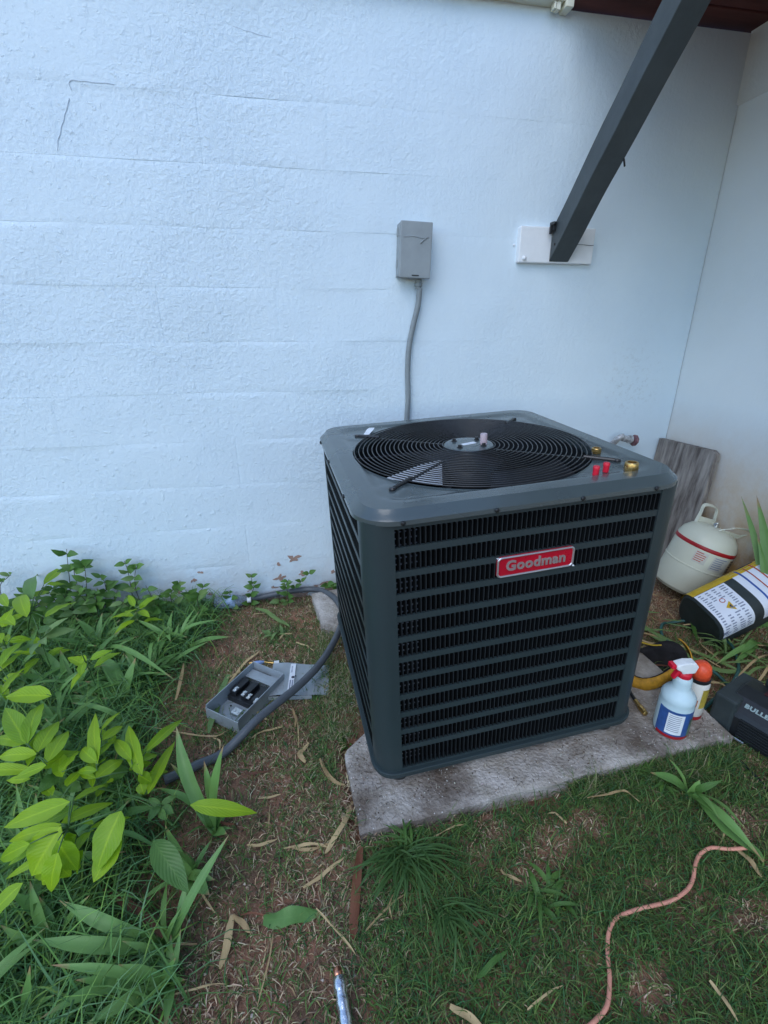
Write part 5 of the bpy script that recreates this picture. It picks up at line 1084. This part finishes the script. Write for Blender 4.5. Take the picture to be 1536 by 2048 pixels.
for i in range(44):
    if i < 22: x, y = rs3.uniform(-.82, -.45), rs3.uniform(-1.4, -.12)
    elif i < 35: x, y = rs3.uniform(.6, 1.05), rs3.uniform(-1.1, -.45)
    else: x, y = rs3.uniform(-.4, .6), rs3.uniform(-1.5, -1.15)
    a = rs3.uniform(0, 2*pi); L = rs3.uniform(.02, .06); z = gz(x, y)
    right = x > .5
    strip('fallen_leaf', 'short dry leaf strip on the ground right of the slab' if right else ('short dry leaf strip on the lawn in front of the slab' if y < -1.15 and x > -.41 else 'short dry leaf strip on the bare soil left of the slab'), 'fallen leaf',
      [(x-cos(a)*L, y-sin(a)*L, z+.004), (x+rs3.uniform(-.01, .01), y+rs3.uniform(-.01, .01), z+.012), (x+cos(a)*L, y+sin(a)*L, z+.004)], rs3.uniform(.003, .008), M_tan if rs3.random() < .75 else M_rust,
      'dry leaf strips right of the slab' if right else ('dry leaf strips on the front lawn' if y < -1.15 and x > -.41 else 'dry leaf strips on the bare soil'))

for i in range(30):
    x, y = rs3.uniform(.62, 1.10), rs3.uniform(-1.0, -.40); a = rs3.uniform(-.9, .6); L = rs3.uniform(.05, .12); z = gz(x, y)
    if math.hypot(x-.612, y+.805) < .13: continue
    if in_pad(x-cos(a)*L, y-sin(a)*L, .02): continue
    gr = rs3.random() < .5
    strip('cut_stem', 'pale green cut stem lying among the litter behind the spray bottle' if gr else 'brown dry stem lying among the litter behind the spray bottle', 'cut stem',
      [(x-cos(a)*L, y-sin(a)*L, z+.006), (x, y+rs3.uniform(-.012, .012), z+rs3.uniform(.01, .035)), (x+cos(a)*L, y+sin(a)*L, z+.006)], rs3.uniform(.004, .011), M_pale if gr else M_tan,
      'green cut stems right of the unit' if gr else 'dry stems right of the unit')

# ------------------------------------------------------------------ grass, thatch and litter, too many to count
def nse(x, y, s, z=0.): return np.array([noise.noise(Vector((a*s, b*s, z))) for a, b in zip(x, y)])
def sample(n, x0, x1, y0, y1, dens):
    x = rng.uniform(x0, x1, n); y = rng.uniform(y0, y1, n); d = dens(x, y); k = rng.random(n) < d; return x[k], y[k]
def padmask(x, y, m=0.):
    px = (x-0)*.998+(y+.665)*.0375; py = -x*.0394+(y+.665)*.9985; return ~((px > -.425+m) & (px < .615-m) & (py > -.445+m) & (py < .42))
def ghv(x, y):
    z = .02+.03*np.clip(x+.5, 0, 1.5)+.075*np.clip((x-.75)/.4, 0, 1)**2; return z+nse(x, y, 6, 3.1)*.008+nse(x, y, 22, 1)*.004
def blades(name, x, y, L, w, lean, col, mat_, kind='stuff', z=None, seg=3, azim=None, tip=0.0):
    n = len(x); z = ghv(x, y) if z is None else z
    a = rng.uniform(0, 2*pi, n) if azim is None else azim; dx, dy = np.cos(a), np.sin(a); sx, sy = -dy, dx
    tw = rng.normal(0, .35, n); sx2, sy2 = sx*np.cos(tw)-sy*np.sin(tw), sx*np.sin(tw)+sy*np.cos(tw)
    curl = rng.normal(0, .35, n)
    V = np.zeros((n, 2*seg+1, 3)); 
    hx, hz = np.zeros(n), np.zeros(n); ang = pi/2-lean*.35; cx = np.zeros(n)
    for s in range(seg+1):
        wd = w*(1-(s/seg)**1.6*(1-tip)) if s < seg else 0*w
        px = x+dx*hx+sx*cx; py = y+dy*hx+sy*cx; pz = z-.003+hz
        if s < seg:
            V[:, 2*s, 0] = px-sx2*wd/2; V[:, 2*s, 1] = py-sy2*wd/2; V[:, 2*s, 2] = pz
            V[:, 2*s+1, 0] = px+sx2*wd/2; V[:, 2*s+1, 1] = py+sy2*wd/2; V[:, 2*s+1, 2] = pz
        else: V[:, 2*s, 0] = px; V[:, 2*s, 1] = py; V[:, 2*s, 2] = pz
        st = L/seg; hx = hx+st*np.cos(ang); hz = np.maximum(hz+st*np.sin(ang), .002); ang = ang-lean*.65; cx = cx+curl*st*.5
    nv = 2*seg+1; base = np.arange(n)[:, None]*nv
    V[:, :, 1] = np.where((V[:, :, 1] > -.009) & (V[:, :, 0] < 1.19), -.009-np.abs(rng.normal(0, .002, (n, 1))), V[:, :, 1])
    quads = np.concatenate([base+np.array([2*s, 2*s+1, 2*s+3, 2*s+2]) for s in range(seg-1)], 0).astype(np.int32)
    tris = (base+np.array([2*seg-2, 2*seg-1, 2*seg])).astype(np.int32)
    me = bpy.data.meshes.new(name); me.vertices.add(n*nv); me.vertices.foreach_set('co', V.astype(np.float32).ravel())
    nl = quads.size+tris.size; me.loops.add(nl); me.loops.foreach_set('vertex_index', np.concatenate([quads.ravel(), tris.ravel()]))
    npoly = len(quads)+len(tris); me.polygons.add(npoly)
    me.polygons.foreach_set('loop_start', np.concatenate([np.arange(len(quads))*4, len(quads)*4+np.arange(len(tris))*3]).astype(np.int32))
    me.update(calc_edges=True)
    at = me.color_attributes.new('tint', 'FLOAT_COLOR', 'POINT'); c = np.ones((n, nv, 4), dtype=np.float32); c[:, :, :3] = col[:, None, :]
    c[:, -1, :3] *= 1.15; at.data.foreach_set('color', c.ravel())
    me.materials.append(mat_); me.validate(); o = bpy.data.objects.new(name, me); link(o); o['kind'] = kind; return o
def pal(n, cols, jit=.25):
    cols = np.array(cols); i = rng.integers(0, len(cols), n); return np.clip(cols[i]*rng.uniform(1-jit, 1+jit, (n, 1))*rng.uniform(.92, 1.08, (n, 3)), 0, 1)
def sm(v, a, b): t = np.clip((v-a)/(b-a), 0, 1); return t*t*(3-2*t)
G1 = [(.070, .150, .040), (.090, .185, .048), (.12, .20, .045), (.052, .13, .045), (.17, .22, .07)]
G2 = [(.12, .25, .070), (.15, .30, .075), (.20, .34, .070), (.09, .20, .065), (.14, .27, .11)]
ST = [(.56, .42, .26), (.44, .31, .18), (.32, .22, .13), (.66, .52, .34), (.24, .17, .11), (.38, .32, .16)]
# brown patches of the front lawn
def patch(x, y):
    p = np.zeros_like(x)
    for cx, cy, r in ((.02, -1.235, .085), (-.06, -1.275, .06), (.13, -1.21, .05), (-.10, -1.18, .05), (.47, -1.28, .08), (.33, -1.45, .06), (-.16, -1.22, .03), (.5, -1.5, .07), (.05, -1.5, .05)):
        p = np.maximum(p, 1-sm(np.hypot(x-cx, (y-cy)*1.4), r*.4, r*1.3))
    return p
def d_lawn(x, y):
    d = sm(x, -.52, -.34)*sm(-y, .98, 1.06)+sm(x, .52, .6)*sm(-y, .5, .7)*.25*(y > -1.1)
    d = np.where(x < -.34, np.maximum(d, .16+.3*sm(nse(x, y, 5, 2), .0, .3)), d)
    d = np.maximum(d, .55*(sm(x, -.62, -.46)*(1-sm(x, -.44, -.40)))*sm(-y, .1, .3)*(.4+.6*sm(nse(x, y, 7, 8), -.1, .2)))
    d = np.where(x < -.85, .35, d)
    n_ = nse(x, y, 7, 5); d *= .62+.45*sm(n_, -.3, .15)
    d *= 1-.86*patch(x, y); return d*padmask(x, y)*np.where(x < .25, np.maximum(padmask(x, y, -.028), .12), 1)
x, y = sample(250000, -1.5, 1.15, -1.75, -.01, d_lawn); n = len(x)
o = blades('lawn_grass', x, y, rng.uniform(.018, .062, n), rng.uniform(.0012, .0032, n), rng.uniform(.7, 1.9, n), pal(n, G1, .4), M_grass); tag(o, 'short dark green lawn grass in front of the slab', 'grass')
def d_bed(x, y):
    e = -.80-.10*nse(x, y, 4, 9)-.12*sm(-y, .1, .5)*(1-sm(-y, .9, 1.1))+.06*sm(-y, 1.1, 1.3)
    return (1-sm(x, e-.16, e))*(.55+.45*sm(nse(x, y, 6, 4), -.3, .2))
x, y = sample(34000, -1.9, -.6, -1.6, -.02, d_bed); n = len(x)
o = blades('long_grass', x, y, rng.uniform(.08, .22, n), rng.uniform(.0022, .0055, n), rng.uniform(.5, 1.5, n), pal(n, G2), M_grass, seg=4); tag(o, 'long blue green grass filling the bed on the left', 'grass')
def d_thatch(x, y):
    d = .12+.75*sm(x, -.85, -.7)*(1-sm(x, -.36, -.30))*(.35+.65*sm(nse(x, y, 5, 12), -.25, .2))+.85*patch(x, y)+.95*sm(x, .55, .65)
    return d*padmask(x, y)
x, y = sample(110000, -1.2, 1.18, -1.75, -.01, d_thatch); n = len(x)
o = blades('dry_thatch', x, y, rng.uniform(.012, .050, n), rng.uniform(.0010, .0026, n), rng.uniform(1.4, 2.5, n), pal(n, ST, .35), M_straw, seg=3, tip=.3); tag(o, 'dry tan straw and thatch scattered over the reddish soil', 'straw')
x, y = sample(3400, -.46, -.36, -.84, -.30, lambda x, y: .35+.65*sm(nse(x, y, 9, 6), -.3, .2)); n = len(x)
o = blades('edge_grass', x, y, rng.uniform(.02, .05, n), rng.uniform(.0012, .0026, n), rng.uniform(.8, 1.8, n), pal(n, G1+[(.40, .34, .20)]*3), M_grass, z=.030+x*0); tag(o, 'uncut grass growing over the left edge of the slab', 'grass')
x, y = sample(2800, .12, .62, -1.165, -1.09, lambda x, y: padmask(x, y, -.004)*(.35+.65*sm(nse(x, y, 8, 6), -.2, .2))); n = len(x)
o = blades('slab_edge_grass', x, y, rng.uniform(.03, .075, n), rng.uniform(.0014, .0032, n), rng.uniform(.4, 1.4, n), pal(n, G1+[(.30, .26, .14)], .35), M_grass); tag(o, 'longer grass growing against the front edge of the slab', 'grass')
def crumbs(name, n, x0, x1, y0, y1, dens, cols, s0, s1, lab, cat, zf=None):
    x, y = sample(n, x0, x1, y0, y1, dens); n = len(x); z = (ghv(x, y) if zf is None else zf(x, y)); r = rng.uniform(s0, s1, n)**1.0
    base = np.array([(1, 0, 0), (0, 1, 0), (-1, 0, 0), (0, -1, 0), (0, 0, 1), (0, 0, -1)], dtype=float)
    V = base[None]*r[:, None, None]*rng.uniform(.55, 1.3, (n, 6, 1)); a = rng.uniform(0, 6.28, n); c, s_ = np.cos(a)[:, None], np.sin(a)[:, None]
    X = V[:, :, 0]*c-V[:, :, 1]*s_; Y = V[:, :, 0]*s_+V[:, :, 1]*c; V[:, :, 0] = X+x[:, None]; V[:, :, 1] = np.minimum(Y+y[:, None], -.009); V[:, :, 2] = V[:, :, 2]*.7+z[:, None]+r[:, None]*.3
    F = np.array([(0, 1, 4), (1, 2, 4), (2, 3, 4), (3, 0, 4), (1, 0, 5), (2, 1, 5), (3, 2, 5), (0, 3, 5)])
    F = (F[None]+np.arange(n)[:, None, None]*6).reshape(-1, 3).astype(np.int32)
    me = bpy.data.meshes.new(name); me.vertices.add(n*6); me.vertices.foreach_set('co', V.astype(np.float32).ravel()); me.loops.add(F.size); me.loops.foreach_set('vertex_index', F.ravel())
    me.polygons.add(len(F)); me.polygons.foreach_set('loop_start', (np.arange(len(F))*3).astype(np.int32)); me.update(calc_edges=True)
    at = me.color_attributes.new('tint', 'FLOAT_COLOR', 'POINT'); cc = np.ones((n, 6, 4), dtype=np.float32); cc[:, :, :3] = pal(n, cols, .3)[:, None, :]; at.data.foreach_set('color', cc.ravel())
    me.materials.append(M_straw); o = bpy.data.objects.new(name, me); link(o); tag(o, lab, cat, kind='stuff')
SOIL = [(.36, .19, .12), (.26, .15, .10), (.16, .10, .07), (.45, .30, .20), (.60, .50, .38), (.10, .065, .05)]
crumbs('soil_crumbs', 16000, -1.0, 1.18, -1.7, -.01, lambda x, y: (.25+.75*sm(nse(x, y, 6, 14), -.2, .3))*padmask(x, y)*(.25+.75*(1-sm(x, -.36, -.3))+.75*sm(x, .5, .6)), SOIL, .0012, .0048, 'crumbs of reddish soil and grit scattered over the ground', 'soil')
crumbs('slab_grit', 9000, -.45, .62, -1.13, -.3, lambda x, y: (~padmask(x, y, .008))*((y < -1.0)|(x < -.33))*(.1+.9*sm(nse(x, y, 8, 17), -.1, .3)), [(.10, .075, .055), (.20, .15, .11), (.55, .50, .44), (.33, .28, .22)], .0008, .0028, 'dark grit and crumbs scattered on the concrete slab', 'grit', lambda x, y: .12-.040+x*.0476+(y+.665)*.0385+.001)
# debris blown on the slab round the unit's foot
def d_pad(x, y):
    p = ~padmask(x, y, .006); u = np.minimum(np.abs(x+.0), 9)
    front = (y < -1.02); left = (x < -.335)
    return p*(front*(.25+.5*sm(nse(x, y, 9, 3), 0, .3))*(1-sm(-y, 1.08, 1.14))+left*.5*sm(-y, .2, .4)*(1-sm(x, -.36, -.33)*0)*(1-sm(-x, .385, .42)))
x, y = sample(6500, -.45, .62, -1.13, -.3, d_pad); n = len(x)
zp = .12+(-.040*1.002)+(x*.0476+(y+.665)*.0385)*1.0
o = blades('slab_debris', x, y, rng.uniform(.006, .028, n), rng.uniform(.0007, .0016, n), rng.uniform(2.2, 3.0, n), pal(n, [(.12, .09, .065), (.06, .045, .035), (.24, .19, .14), (.40, .36, .30)], .4), M_straw, z=zp+.004, seg=2, tip=.5); tag(o, 'dry clippings and dirt crumbs lying on the concrete slab', 'debris')
# wider surroundings out of the frame: thin lawn
